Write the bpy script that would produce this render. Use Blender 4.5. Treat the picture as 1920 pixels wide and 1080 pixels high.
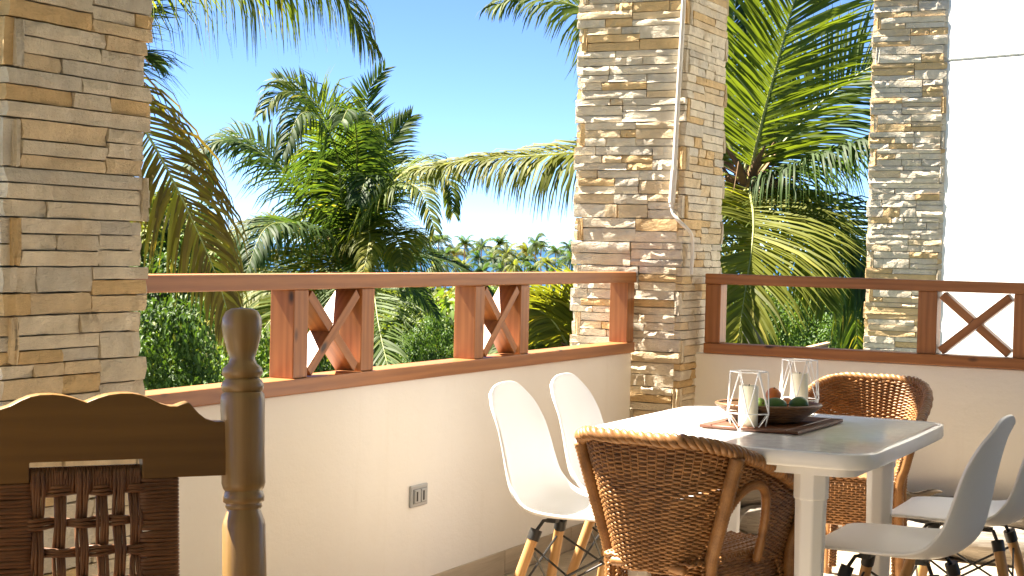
import bpy, bmesh, math, random
import numpy as np
from mathutils import Vector, Matrix, noise as mnoise

for o in list(bpy.data.objects):
    bpy.data.objects.remove(o, do_unlink=True)
scene = bpy.context.scene
COL = scene.collection
rnd = random.Random(7)
R = math.radians

# ------------------------------------------------------------------ camera
CAM = Vector((2.68124, -6.66958, 1.23))
F_PX, YAW, PITCH, ROLL = 3000.4, 0.4631, -0.0246, 0.02418
fw = Vector((-math.sin(YAW) * math.cos(PITCH), math.cos(YAW) * math.cos(PITCH), math.sin(PITCH)))
r0 = Vector((math.cos(YAW), math.sin(YAW), 0)); u0 = r0.cross(fw)
RT = math.cos(ROLL) * r0 + math.sin(ROLL) * u0
UP = -math.sin(ROLL) * r0 + math.cos(ROLL) * u0
cam_d = bpy.data.cameras.new('camera')
cam = bpy.data.objects.new('camera', cam_d); COL.objects.link(cam)
m = Matrix((RT, UP, -fw)).transposed().to_4x4(); m.translation = CAM
cam.matrix_world = m
cam_d.sensor_width = 36; cam_d.lens = 36 * F_PX / 1920
cam_d.clip_start = 0.05; cam_d.clip_end = 80000
scene.camera = cam

# ------------------------------------------------------------------ sky, sun, exposure
SUN_DIR = Vector((-1.0, -0.075, 1.5)).normalized()          # towards the sun
world = bpy.data.worlds.new('World'); scene.world = world; world.use_nodes = True
wn = world.node_tree; wn.nodes.clear()
wo = wn.nodes.new('ShaderNodeOutputWorld'); wb = wn.nodes.new('ShaderNodeBackground')
sk = wn.nodes.new('ShaderNodeTexSky'); sk.sky_type = 'NISHITA'; sk.sun_disc = False
sk.sun_elevation = math.asin(SUN_DIR.z); sk.sun_rotation = math.atan2(SUN_DIR.x, SUN_DIR.y)
sk.air_density = 0.34; sk.dust_density = 0.0; sk.ozone_density = 6.5; sk.altitude = 10
wb.inputs[1].default_value = 0.05
wn.links.new(sk.outputs[0], wb.inputs[0]); wn.links.new(wb.outputs[0], wo.inputs[0])
sun_d = bpy.data.lights.new('sun', 'SUN'); sun_d.energy = 5.0; sun_d.angle = R(0.5); sun_d.color = (1.0, 0.92, 0.79)
sun = bpy.data.objects.new('sun', sun_d); COL.objects.link(sun)
sun.rotation_euler = (-SUN_DIR).to_track_quat('-Z', 'Y').to_euler()
vs = scene.view_settings
vs.view_transform = 'Standard'; vs.look = 'None'; vs.gamma = 1; vs.use_curve_mapping = False
vs.exposure = 2.78

# ------------------------------------------------------------------ helpers
def ray(px, py):
    return (px - 960) / F_PX * RT - (py - 540) / F_PX * UP + fw
def at(px, py, d):                        # point at depth d along the view
    return CAM + ray(px, py) * d
def on_plane(px, py, p0, n):
    d = ray(px, py); t = (p0 - CAM).dot(n) / d.dot(n); return CAM + d * t
def on_z(px, py, z):
    return on_plane(px, py, Vector((0, 0, z)), Vector((0, 0, 1)))

class MB:
    def __init__(s): s.v = []; s.f = []; s.uv = []; s.a = []
    def add(s, vs_, fs, uvs=None):
        b = len(s.v); s.v += [tuple(q) for q in vs_]
        for i, f in enumerate(fs):
            s.f.append(tuple(b + k for k in f)); s.uv.append(uvs[i] if uvs else [(0, 0)] * len(f))
    def board(s, p0, p1, w, d, up=(0, 0, 1)):
        """bar from p0 to p1, w across, d along 'up'; uv.x runs along the grain"""
        p0 = Vector(p0); p1 = Vector(p1); t = (p1 - p0); L = t.length; t /= L
        up = Vector(up); sd = t.cross(up).normalized(); up = sd.cross(t).normalized()
        q = []
        for p in (p0, p1):
            for a, b in ((-1, -1), (1, -1), (1, 1), (-1, 1)): q.append(p + sd * (a * w / 2) + up * (b * d / 2))
        fs = [(3, 2, 1, 0), (4, 5, 6, 7)]; uv = [[(0, 0), (w, 0), (w, d), (0, d)], [(L, 0), (L + w, 0), (L + w, d), (L, d)]]
        off = 0
        for k in range(4):
            k2 = (k + 1) % 4; e = w if k % 2 == 0 else d
            fs.append((k, k2, 4 + k2, 4 + k)); uv.append([(0, off), (0, off + e), (L, off + e), (L, off)]); off += e
        s.add(q, fs, uv)
    def box(s, c, sz):
        c = Vector(c); s.board(c - Vector((sz[0] / 2, 0, 0)), c + Vector((sz[0] / 2, 0, 0)), sz[1], sz[2])
    def tube(s, pts, r, n=8, closed=False, cap=True, flat=1.0, nrm=None):
        pts = [Vector(p) for p in pts]; N = len(pts)
        rs = r if isinstance(r, (list, tuple)) else [r] * N
        T = []
        for i in range(N):
            a = pts[(i - 1) % N] if (closed or i > 0) else pts[i]
            b = pts[(i + 1) % N] if (closed or i < N - 1) else pts[i]
            t = (b - a); T.append(t.normalized() if t.length > 1e-9 else Vector((0, 0, 1)))
        x = Vector(nrm) if nrm is not None else (Vector((0, 0, 1)) if abs(T[0].z) < .9 else Vector((1, 0, 0)))
        x = (x - T[0] * x.dot(T[0])).normalized()
        vs_ = []; L = 0; Ls = []
        for i in range(N):
            x = (x - T[i] * x.dot(T[i])).normalized(); y = T[i].cross(x)
            if i: L += (pts[i] - pts[i - 1]).length
            Ls.append(L)
            for k in range(n):
                a = 2 * math.pi * k / n
                vs_.append(pts[i] + (x * math.cos(a) * flat + y * math.sin(a)) * rs[i])
        fs = []; uv = []
        M = N if closed else N - 1
        for i in range(M):
            j = (i + 1) % N; l1 = Ls[j] if j else L
            for k in range(n):
                k2 = (k + 1) % n
                fs.append((i * n + k, i * n + k2, j * n + k2, j * n + k))
                c = 6.28 * rs[i] / n
                uv.append([(Ls[i], k * c), (Ls[i], (k + 1) * c), (l1, (k + 1) * c), (l1, k * c)])
        if cap and not closed:
            fs.append(tuple(range(n - 1, -1, -1))); uv.append([(0, 0)] * n)
            fs.append(tuple((N - 1) * n + k for k in range(n))); uv.append([(L, 0)] * n)
        s.add(vs_, fs, uv)
    def lathe(s, prof, n=24, origin=(0, 0, 0), axis=None, sx=1.0, sy=1.0):
        o = Vector(origin); W = Vector(axis).normalized() if axis is not None else Vector((0, 0, 1))
        X = Vector((1, 0, 0)) - W * W.x; X.normalize(); Y = W.cross(X)
        vs_ = []; fs = []; uv = []
        for (rr, z) in prof:
            for k in range(n):
                a = 2 * math.pi * k / n
                vs_.append(o + W * z + X * (rr * sx * math.cos(a)) + Y * (rr * sy * math.sin(a)))
        for i in range(len(prof) - 1):
            for k in range(n):
                k2 = (k + 1) % n; c = 6.28 * .03 / n
                fs.append((i * n + k, i * n + k2, (i + 1) * n + k2, (i + 1) * n + k))
                uv.append([(prof[i][1], k * c), (prof[i][1], (k + 1) * c), (prof[i + 1][1], (k + 1) * c), (prof[i + 1][1], k * c)])
        fs.append(tuple(range(n - 1, -1, -1))); uv.append([(0, 0)] * n)
        b = (len(prof) - 1) * n
        fs.append(tuple(b + k for k in range(n))); uv.append([(0, 0)] * n)
        s.add(vs_, fs, uv)
    def mesh(s, name, smooth=None):
        me = bpy.data.meshes.new(name); me.from_pydata(s.v, [], s.f)
        ul = me.uv_layers.new(name='UVMap')
        flat = [c for u in s.uv for q in u for c in q]
        ul.data.foreach_set('uv', flat)
        if len(s.a) == len(s.v) and s.a:
            at_ = me.attributes.new('tint', 'FLOAT', 'POINT'); at_.data.foreach_set('value', s.a)
        if smooth is not None:
            me.polygons.foreach_set('use_smooth', [True] * len(me.polygons))
            if smooth < 179: me.set_sharp_from_angle(angle=R(smooth))
        me.update(); return me
    def build(s, name, mat, parent=None, smooth=None, bevel=0, color=None):
        return link(name, s.mesh(name, smooth), mat, parent, bevel, color)

def link(name, me, mat, parent=None, bevel=0, color=None):
    o = bpy.data.objects.new(name, me); COL.objects.link(o)
    if mat and not me.materials: me.materials.append(mat)
    if parent: o.parent = parent
    if bevel:
        b = o.modifiers.new('bevel', 'BEVEL'); b.width = bevel; b.segments = 2; b.limit_method = 'ANGLE'; b.angle_limit = R(40)
        b.harden_normals = False
    if color: o.color = (*color, 1)
    return o
def tag(o, label=None, cat=None, group=None, kind=None):
    if label: o['label'] = label
    if cat: o['category'] = cat
    if group: o['group'] = group
    if kind: o['kind'] = kind
    return o
def empty(name, loc=(0, 0, 0), rz=0):
    o = bpy.data.objects.new(name, None); COL.objects.link(o); o.location = loc; o.rotation_euler = (0, 0, rz)
    o.empty_display_size = .1; return o
def copy_tree(o, parent=None):
    c = o.copy(); COL.objects.link(c)
    if parent: c.parent = parent
    for ch in o.children: copy_tree(ch, c)
    return c
def catmull(P, n):
    P = [Vector(p) for p in P]; Q = [P[0] * 2 - P[1]] + P + [P[-1] * 2 - P[-2]]
    out = []
    seg = len(P) - 1
    for i in range(n + 1):
        t = i / n * seg; k = min(int(t), seg - 1); t -= k
        a, b, c, d = Q[k], Q[k + 1], Q[k + 2], Q[k + 3]
        out.append(.5 * ((2 * b) + (c - a) * t + (2 * a - 5 * b + 4 * c - d) * t * t + (3 * b - a - 3 * c + d) * t ** 3))
    return out

# ------------------------------------------------------------------ materials
class NT:
    def __init__(s, name):
        s.m = bpy.data.materials.new(name); s.m.use_nodes = True; s.t = s.m.node_tree; s.t.nodes.clear()
        s.out = s.n('OutputMaterial'); s.b = s.n('BsdfPrincipled'); s.l(s.b.outputs[0], s.out.inputs[0])
    def n(s, k, **kw):
        q = s.t.nodes.new('ShaderNode' + k)
        for a, b in kw.items(): setattr(q, a, b)
        return q
    def l(s, a, b): s.t.links.new(a, b)
    def val(s, name, v): s.b.inputs[name].default_value = v
    def noise(s, vec, scale, detail=4, rough=.55):
        q = s.n('TexNoise'); q.inputs['Scale'].default_value = scale; q.inputs['Detail'].default_value = detail
        q.inputs['Roughness'].default_value = rough
        if vec is not None: s.l(vec, q.inputs['Vector'])
        return q.outputs['Fac']
    def ramp(s, fac, stops):
        q = s.n('ValToRGB'); e = q.color_ramp.elements
        while len(e) < len(stops): e.new(.5)
        for k, (p, c) in enumerate(stops): e[k].position = p; e[k].color = (*c, 1) if len(c) == 3 else c
        s.l(fac, q.inputs[0]); return q.outputs[0]
    def mix(s, fac, a, b, mode='MIX'):
        q = s.n('Mix', data_type='RGBA', blend_type=mode)
        for i, v in ((0, fac), (6, a), (7, b)):
            if hasattr(v, 'is_linked') or hasattr(v, 'links'): s.l(v, q.inputs[i])
            else: q.inputs[i].default_value = v if i == 0 else (*v, 1)
        return q.outputs[2]
    def math(s, op, a, b=0.0):
        q = s.n('Math', operation=op)
        for i, v in ((0, a), (1, b)):
            if hasattr(v, 'links'): s.l(v, q.inputs[i])
            else: q.inputs[i].default_value = v
        return q.outputs[0]
    def mapping(s, vec, scale=(1, 1, 1), loc=None):
        q = s.n('Mapping'); q.inputs['Scale'].default_value = scale; s.l(vec, q.inputs['Vector'])
        if loc is not None: s.l(loc, q.inputs['Location'])
        return q.outputs[0]
    def bump(s, h, strength, dist=.01):
        q = s.n('Bump'); q.inputs['Strength'].default_value = strength; q.inputs['Distance'].default_value = dist
        s.l(h, q.inputs['Height']); s.l(q.outputs[0], s.b.inputs['Normal'])
    def pos(s): return s.n('NewGeometry').outputs['Position']
    def uv(s): return s.n('TexCoord').outputs['UV']
    def obj(s): return s.n('TexCoord').outputs['Object']
    def info(s, k): return s.n('ObjectInfo').outputs[k]
    def base(s, c):
        if hasattr(c, 'links'): s.l(c, s.b.inputs['Base Color'])
        else: s.b.inputs['Base Color'].default_value = (*c, 1)

def mat_plain(name, col, rough=.5, var=.06, scale=8, bump=0, metal=0, bscale=60, coat=0):
    t = NT(name); p = t.pos()
    f = t.noise(p, scale, 5)
    t.base(t.mix(f, tuple(c * (1 - var) for c in col), tuple(min(1, c * (1 + var)) for c in col)))
    if rough < .4 and not metal:
        rr_ = t.math('ADD', t.math('MULTIPLY', t.noise(p, 23, 6, .7), .22), rough - .09); t.l(rr_, t.b.inputs['Roughness'])
    else: t.val('Roughness', rough)
    t.val('Metallic', metal); t.val('Coat Weight', coat)
    if bump: t.bump(t.noise(p, bscale, 4), bump, .003)
    return t.m
def mat_stone():
    t = NT('ledge_stone'); p = t.pos(); sa = t.n('Attribute'); sa.attribute_name = 'stone_colour'; c = t.mix(t.math('GREATER_THAN', sa.outputs['Fac'], .02), t.info('Color'), sa.outputs['Color'])
    f = t.noise(p, 14, 6, .65); f2 = t.noise(t.mapping(p, (34, 34, 80)), 1.2, 6, .68)
    g = t.mix(t.ramp(f, [(.3, (0, 0, 0)), (.72, (1, 1, 1))]), (.80, .78, .76), (1.1, 1.08, 1.04))
    col = t.mix(1.0, c, g, 'MULTIPLY')
    st = t.ramp(t.noise(p, 5, 3), [(.52, (0, 0, 0)), (.72, (.5, .5, .5))])
    col = t.mix(st, col, (.50, .36, .20))
    t.base(col); t.val('Roughness', .88); t.val('Specular IOR Level', .25)
    h = t.math('ADD', t.math('MULTIPLY', f2, .6), f)
    t.bump(h, .85, .017); return t.m
def mat_wood(name, dark, light, rough=.45, knots=True, rings=26, coat=0.0):
    t = NT(name); uv = t.uv(); r = t.info('Random')
    loc = t.n('CombineXYZ'); t.l(t.math('MULTIPLY', r, 37.0), loc.inputs[0]); t.l(t.math('MULTIPLY', r, 91.0), loc.inputs[1])
    v = t.mapping(uv, (1, 1, 1), loc.outputs[0])
    warp = t.noise(t.mapping(v, (1.6, 9, 1)), 1.0, 3)
    fine = t.noise(t.mapping(v, (5, 95, 1)), 1.0, 5, .65)
    w = t.n('TexWave', wave_type='BANDS', bands_direction='Y'); w.inputs['Scale'].default_value = rings; w.inputs['Distortion'].default_value = 9
    w.inputs['Detail'].default_value = 2; w.inputs['Detail Scale'].default_value = .6; t.l(t.mapping(v, (.12, 1, 1)), w.inputs['Vector'])
    f = t.math('ADD', t.math('MULTIPLY', w.outputs['Fac'], .16), t.math('ADD', t.math('MULTIPLY', fine, .40), t.math('MULTIPLY', warp, .55)))
    col = t.ramp(f, [(.28, dark), (.85, light)])
    if knots:
        vo = t.n('TexVoronoi'); vo.inputs['Scale'].default_value = 1.0; t.l(t.mapping(v, (4.2, 9, 1)), vo.inputs['Vector'])
        k = t.ramp(vo.outputs['Distance'], [(.05, (1, 1, 1)), (.13, (0, 0, 0))])
        col = t.mix(k, col, tuple(c * .22 for c in dark))
    t.base(col); t.val('Roughness', rough); t.val('Coat Weight', coat); t.val('Coat Roughness', .25)
    t.bump(fine, .10, .0015); return t.m
def mat_leaf(name, trans=.50, rough=.58, var=.5, alt=(.30, .26, .03)):
    t = NT(name); c = t.info('Color')
    a = t.n('Attribute'); a.attribute_name = 'tint'
    f = a.outputs['Fac']
    lo = t.mix(1.0, c, (1 - var * .55,) * 3, 'MULTIPLY')
    col = t.mix(t.ramp(f, [(0, (0, 0, 0)), (.8, (1, 1, 1))]), lo, t.mix(1.0, c, (1.25, 1.25, 1.1), 'MULTIPLY'))
    col = t.mix(t.ramp(f, [(.86, (0, 0, 0)), (.97, (1, 1, 1))]), col, alt)
    t.base(col); t.val('Roughness', rough); t.val('Specular IOR Level', .28)
    tr = t.n('BsdfTranslucent'); t.l(t.mix(1.0, col, (1.5, 1.45, .6), 'MULTIPLY'), tr.inputs[0])
    ms = t.n('MixShader'); ms.inputs[0].default_value = trans
    t.l(t.b.outputs[0], ms.inputs[1]); t.l(tr.outputs[0], ms.inputs[2]); t.l(ms.outputs[0], t.out.inputs[0])
    return t.m
def mat_wicker(name, dark, light):
    t = NT(name); uv = t.uv(); p = t.pos()
    f = t.noise(t.mapping(uv, (22, 300, 1)), 1.0, 4, .7); g = t.noise(p, 26, 4)
    h = t.math('ADD', t.math('MULTIPLY', f, .5), t.math('MULTIPLY', g, .55))
    t.base(t.ramp(h, [(.30, dark), (.74, light)])); t.val('Roughness', .42); t.val('Specular IOR Level', .45)
    t.bump(f, .4, .001); return t.m

def mat_wall(name, col, stain=.10):
    t = NT(name); p = t.pos()
    f = t.noise(p, 1.7, 7, .65); g = t.noise(p, 90, 3); tr = t.noise(t.mapping(p, (1, 1, 2.2)), 7, 5, .6)
    c = t.mix(t.ramp(f, [(.35, (0, 0, 0)), (.75, (1, 1, 1))]), tuple(q * (1 - stain) for q in col), col)
    c = t.mix(t.ramp(t.noise(p, 11, 6, .75), [(.62, (0, 0, 0)), (.80, (.35, .35, .35))]), c, tuple(q * k for q, k in zip(col, (.72, .68, .60))))
    st = t.ramp(t.noise(t.mapping(p, (9, 9, .7)), 1.0, 5, .6), [(.60, (0, 0, 0)), (.82, (.28, .28, .28))])
    c = t.mix(st, c, tuple(q * k for q, k in zip(col, (.80, .76, .70))))
    t.base(c); t.val('Roughness', .75); t.val('Specular IOR Level', .2)
    t.bump(t.math('ADD', t.math('MULTIPLY', g, .5), t.math('MULTIPLY', tr, 2.2)), .30, .004); return t.m
def mat_tile():
    t = NT('wood_look_tile'); uv = t.uv(); r = t.info('Random')
    loc = t.n('CombineXYZ'); t.l(t.math('MULTIPLY', r, 50.0), loc.inputs[0]); t.l(t.math('MULTIPLY', r, 23.0), loc.inputs[1])
    v = t.mapping(uv, (1, 1, 1), loc.outputs[0])
    f = t.noise(t.mapping(v, (3, 42, 1)), 1.0, 6, .65); g = t.noise(t.mapping(v, (1.5, 6, 1)), 1, 3)
    h = t.math('ADD', t.math('MULTIPLY', f, .7), t.math('MULTIPLY', g, .4))
    t.base(t.ramp(h, [(.3, (.27, .21, .145)), (.8, (.55, .455, .33))])); t.val('Roughness', .38); return t.m
def mat_ground():
    t = NT('ground_cover'); p = t.pos()
    f = t.noise(p, .25, 6, .7); g = t.noise(p, 2.5, 5, .7)
    c = t.ramp(f, [(.3, (.020, .042, .010)), (.55, (.05, .085, .018)), (.75, (.10, .10, .035))])
    t.base(t.mix(1.0, c, t.ramp(g, [(.3, (.5, .5, .5)), (.75, (1.3, 1.3, 1.2))]), 'MULTIPLY')); t.val('Roughness', .9)
    t.bump(g, 1.0, .4); return t.m
def mat_sea():
    t = NT('sea_water'); p = t.pos()
    t.base(t.ramp(t.noise(t.mapping(p, (.004, .02, 1)), 1, 4), [(.3, (.008, .045, .10)), (.7, (.015, .07, .13))]))
    t.val('Roughness', .35); t.val('IOR', 1.33); t.bump(t.noise(t.mapping(p, (.15, .3, .2)), 1, 4), .35, 1.0); return t.m
def mat_drift():
    t = NT('driftwood'); uv = t.uv()
    f = t.noise(t.mapping(uv, (2.2, 55, 1)), 1, 6, .7); g = t.noise(t.mapping(uv, (5, 12, 1)), 1, 4)
    h = t.math('ADD', t.math('MULTIPLY', f, .7), t.math('MULTIPLY', g, .35))
    t.base(t.ramp(h, [(.36, (.05, .036, .026)), (.50, (.22, .19, .155)), (.78, (.42, .385, .33))])); t.val('Roughness', .85)
    t.bump(h, .8, .012); return t.m

M = {}
M['stone'] = mat_stone()
M['core'] = mat_plain('mortar', (.46, .39, .30), .95, .2, 30)
M['wall'] = mat_wall('painted_wall', (.85, .81, .745), .06)
M['white_wall'] = mat_wall('white_render', (.82, .80, .76), .03)
M['ceiling'] = mat_wall('ceiling_paint', (.80, .77, .71), .03)
M['rail'] = mat_wood('stained_pine', (.18, .060, .013), (.43, .170, .048), .45, rings=11)
M['turned'] = mat_wood('varnished_hardwood', (.20, .108, .030), (.39, .24, .088), .34, knots=False, rings=14, coat=.25)
M['crest'] = mat_wood('dark_oak', (.115, .054, .008), (.20, .10, .018), .42, knots=False, rings=14)
M['rope'] = mat_wicker('rope_cord', (.060, .023, .008), (.21, .092, .036))
M['wicker'] = mat_wicker('rattan', (.095, .036, .009), (.42, .205, .070))
M['plastic'] = mat_plain('white_plastic', (.80, .79, .77), .33, .015)
M['table'] = mat_plain('white_table_plastic', (.82, .81, .79), .13, .015, bump=.05, bscale=9)
M['shell'] = mat_plain('chair_shell_plastic', (.78, .77, .765), .36, .01)
M['beech'] = mat_wood('beech', (.34, .17, .055), (.56, .32, .12), .45, knots=False, rings=18)
M['black_metal'] = mat_plain('black_metal', (.015, .014, .013), .45)
M['wire'] = mat_plain('white_wire', (.82, .80, .77), .4)
M['wax'] = mat_plain('candle_wax', (.80, .74, .56), .5)
M['bowl'] = mat_wood('bowl_wood', (.05, .022, .006), (.17, .08, .025), .55, knots=False)
M['basket'] = mat_wicker('basket_cane', (.060, .025, .008), (.26, .122, .042))
M['mat'] = mat_wicker('mat_fibre', (.055, .018, .008), (.19, .075, .036))
M['orange'] = mat_plain('orange_peel', (.55, .16, .03), .45, .2, 40, .2)
M['avocado'] = mat_plain('avocado_skin', (.035, .10, .015), .35, .35, 60, .3)
M['lime'] = mat_plain('lime_skin', (.22, .36, .06), .35, .2, 60)
M['tile'] = mat_tile(); M['drift'] = mat_drift()
M['grout'] = mat_plain('grout', (.20, .17, .13), .9)
M['steel'] = mat_plain('brushed_plate', (.40, .41, .42), .35, .1, 40, metal=.25)
M['grey_plastic'] = mat_plain('grey_plastic', (.22, .23, .23), .4)
M['pvc'] = mat_plain('pvc', (.72, .68, .62), .4, .05, 6)
M['frond'] = mat_leaf('palm_frond_leaf')
M['rachis'] = mat_plain('rachis', (.26, .27, .07), .5, .25, 6)
M['leaf'] = mat_leaf('broad_leaf', .3, .55, .8, (.22, .24, .03))
M['trunk'] = mat_plain('palm_trunk', (.17, .14, .11), .9, .45, 9, .8, bscale=14)
M['bark'] = mat_plain('bark', (.10, .075, .05), .9, .3, 9, .6, bscale=20)
M['fibre'] = mat_plain('palm_fibre', (.17, .095, .04), .85, .4, 30, .8, bscale=60)
M['coconut'] = mat_plain('coconut_husk', (.20, .17, .03), .5, .4, 9)
M['ground'] = mat_ground(); M['sea'] = mat_sea()
M['sand'] = mat_plain('sand', (.50, .30, .16), .95, .25, .12, .6, bscale=.5)
M['brown_roof'] = mat_plain('brown_render', (.20, .13, .09), .85, .2, 6)

# ------------------------------------------------------------------ ground, sea, beach
CX, CY = CAM.x, CAM.y
def gh(x, y):
    d = math.hypot(x - CX, y - CY)
    pts = [(0, -3.4), (12, -3.5), (35, -4.6), (80, -6.6), (200, -8.6), (320, -9.15), (352, -9.7), (380, -12), (900, -16), (1e6, -16)]
    for (a, ha), (b, hb) in zip(pts, pts[1:]):
        if d <= b:
            t = (d - a) / (b - a); h = ha + (hb - ha) * t; break
    ang = math.atan2(y - CY, x - CX) - math.atan2(fw.y, fw.x)
    if 12 < d < 345: h += mnoise.noise(Vector((x * .03, y * .03, 0))) * min(1, (d - 12) / 40) * .5
    # wooded rise to the left of the view
    k = max(0, min(1, (ang - .150) / .09)); q = math.exp(-((d - 190) / 70) ** 2)
    return h + 9.5 * k * k * (3 - 2 * k) * q
gm = MB(); rings = [0, 4, 8, 12, 18, 26, 36, 50, 65, 80, 100, 120, 145, 170, 195, 220, 250, 280, 310, 335, 352, 380, 500, 900]
NA = 144
for d in rings:
    for k in range(NA):
        a = 2 * math.pi * k / NA; x = CX + d * math.cos(a); y = CY + d * math.sin(a); gm.v.append((x, y, gh(x, y)))
for i in range(len(rings) - 1):
    for k in range(NA):
        k2 = (k + 1) % NA
        gm.f.append((i * NA + k, (i + 1) * NA + k, (i + 1) * NA + k2, i * NA + k2)); gm.uv.append([(0, 0)] * 4)
tag(gm.build('ground', M['ground'], smooth=180), kind='structure')
sea = MB(); S_ = 40000
sea.add([(-S_, -S_, -9.9), (S_, -S_, -9.9), (S_, S_, -9.9), (-S_, S_, -9.9)], [(0, 1, 2, 3)])
tag(sea.build('sea', M['sea']), kind='structure')
bm_ = MB(); ba = math.atan2(fw.y, fw.x); nb = 60
for k in range(nb + 1):
    a = ba - .5 + k / nb
    for d in (292 + 8 * math.sin(k * 1.7), 312, 330, 347 + 3 * math.sin(k * .9)):
        x = CX + d * math.cos(a); y = CY + d * math.sin(a); bm_.v.append((x, y, gh(x, y) + .5 - (.75 if d > 340 else 0)))
for k in range(nb):
    for j in range(3):
        b = k * 4 + j; bm_.f.append((b, b + 1, b + 5, b + 4)); bm_.uv.append([(0, 0)] * 4)
tag(bm_.build('beach', M['sand'], smooth=180), kind='structure')

# ------------------------------------------------------------------ terrace: floor, walls, ceiling
ZP, ZR = 0.785, 1.140          # underside of the lower rail, top of the upper rail
WA, WB = 0.0, 0.12             # inner faces of the two parapets (x = WA, y = WB)
fl = MB(); fl.box((3.5, -4.0, -.13), (7.3, 8.6, .25))
floor = tag(fl.build('floor', M['grout']), kind='structure')
tile_me = {}
def tile(x0, x1, y0, y1, parent):
    key = (round(x1 - x0, 3), round(y1 - y0, 3))
    if key not in tile_me:
        b = MB(); b.board((0, 0, 0), (key[0], 0, 0), key[1], .010); tile_me[key] = b.mesh('tile')
    o = link('tile', tile_me[key], M['tile'], parent, bevel=.0015); o.location = (x0, (y0 + y1) / 2, .000); return o
row = 0; y = WB
while y > -3.4:
    x = WA + .01 - (row % 3) * .4
    while x < 2.7:
        xa = max(x, WA + .012); xb = min(x + 1.2, 2.7)
        if xb - xa > .05: tile(xa, xb - .003, y - .2 + .003, y, floor)
        x += 1.2
    y -= .2; row += 1
# solid body of the house under the terrace
hb = MB(); hb.box((3.5, -4.0, -2.3), (7.2, 8.5, 4.08))
tag(hb.build('house_base', M['wall']), kind='structure')
pa = empty('parapet_wall', (WA, -2, 0)); tag(pa, 'low cream parapet wall with a metal socket, below the left balustrade', 'wall')
b = MB(); b.box((WA - .07, -2.85, ZP / 2 - .1), (.14, 5.5, ZP + .2 - .004)); o = b.build('wall', M['wall'], None, bevel=.004)
o.parent = pa; o.location = (-WA, 2, 0)
pb = empty('parapet_wall', (1.5, WB, 0)); tag(pb, 'low cream parapet wall behind the dining table, below the right balustrade', 'wall')
b = MB(); b.box((1.9, WB + .07, ZP / 2 - .1), (3.6, .14, ZP + .2 - .004)); o = b.build('wall', M['wall'], None, bevel=.004)
o.parent = pb; o.location = (-1.5, -WB, 0)
sk_me = None
sb = MB(); sb.board((0, 0, 0), (.597, 0, 0), .009, .092); sk_me = sb.mesh('skirting_tile')
for k in range(6):
    o = link('skirting_tile', sk_me, M['tile'], pa, bevel=.0015)
    o.location = (.0055, 2 - .125 - .6 * k, .051); o.rotation_euler = (0, 0, -math.pi / 2)
for k in range(5):
    o = link('skirting_tile', sk_me, M['tile'], pb, bevel=.0015); o.location = (-1.5 + .25 + .6 * k, -.0055, .051)
ce = MB(); ce.box((3.4, -4.0, 3.21 + .12), (7.5, 8.9, .24))
tag(ce.build('ceiling', M['ceiling']), kind='structure')
hw = MB(); hw.box((6.9, -4.0, 1.6), (.2, 8.2, 3.2))
tag(hw.build('house_wall', M['wall']), kind='structure')

hw = MB(); hw.box((3.4, -8.2, 1.6), (7.2, .2, 3.2))  # unseen back wall of the house, added for its warm bounce light
tag(hw.build('house_wall', M['wall']), kind='structure')

# ------------------------------------------------------------------ stones
srnd = random.Random(21)
def stone_mesh(k):
    NX, NZ = 5, 2; q = random.Random(100 + k); b = MB(); V = {}
    for j in range(NZ + 1):
        for i in range(NX + 1):
            x = i / NX - .5; z = j / NZ - .5
            edge = (i in (0, NX)) or (j in (0, NZ))
            d = q.uniform(-.11, .12) - (.06 if edge else 0) * q.uniform(.2, 1)
            if 0 < i < NX: x += q.uniform(-.05, .05)
            if j == 1: z += q.uniform(-.22, .22)
            dx = q.uniform(-.012, .004) * (1 if i == NX else -1 if i == 0 else 0)
            dz = q.uniform(-.045, .0) * (1 if j == NZ else -1 if j == 0 else 0)
            V[i, j] = len(b.v); b.v.append((x + dx, -.5 - d, z + dz))
    ring = [(i, 0) for i in range(NX)] + [(NX, j) for j in range(NZ)] + [(i, NZ) for i in range(NX, 0, -1)] + [(0, j) for j in range(NZ, 0, -1)]
    back = {}
    for (i, j) in ring:
        v = b.v[V[i, j]]; back[i, j] = len(b.v); b.v.append((v[0], .5, v[2]))
    for j in range(NZ):
        for i in range(NX): b.f.append((V[i, j], V[i + 1, j], V[i + 1, j + 1], V[i, j + 1]))
    for a, c in zip(ring, ring[1:] + ring[:1]): b.f.append((V[c], V[a], back[a], back[c]))
    b.uv = [[(0, 0)] * len(f) for f in b.f]
    return b.mesh('stone', smooth=28)
STONES = [stone_mesh(k) for k in range(26)]
def stone_colour():
    t = srnd.random(); j = srnd.uniform(.92, 1.06)
    if t < .19: c = (.70, .50, .26)
    elif t < .32: c = (.73, .58, .38)
    elif t < .60: c = (.72, .64, .51)
    elif t < .90: c = (.77, .68, .53)
    else: c = (.64, .585, .49)
    return tuple(k * j for k in c)
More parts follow.
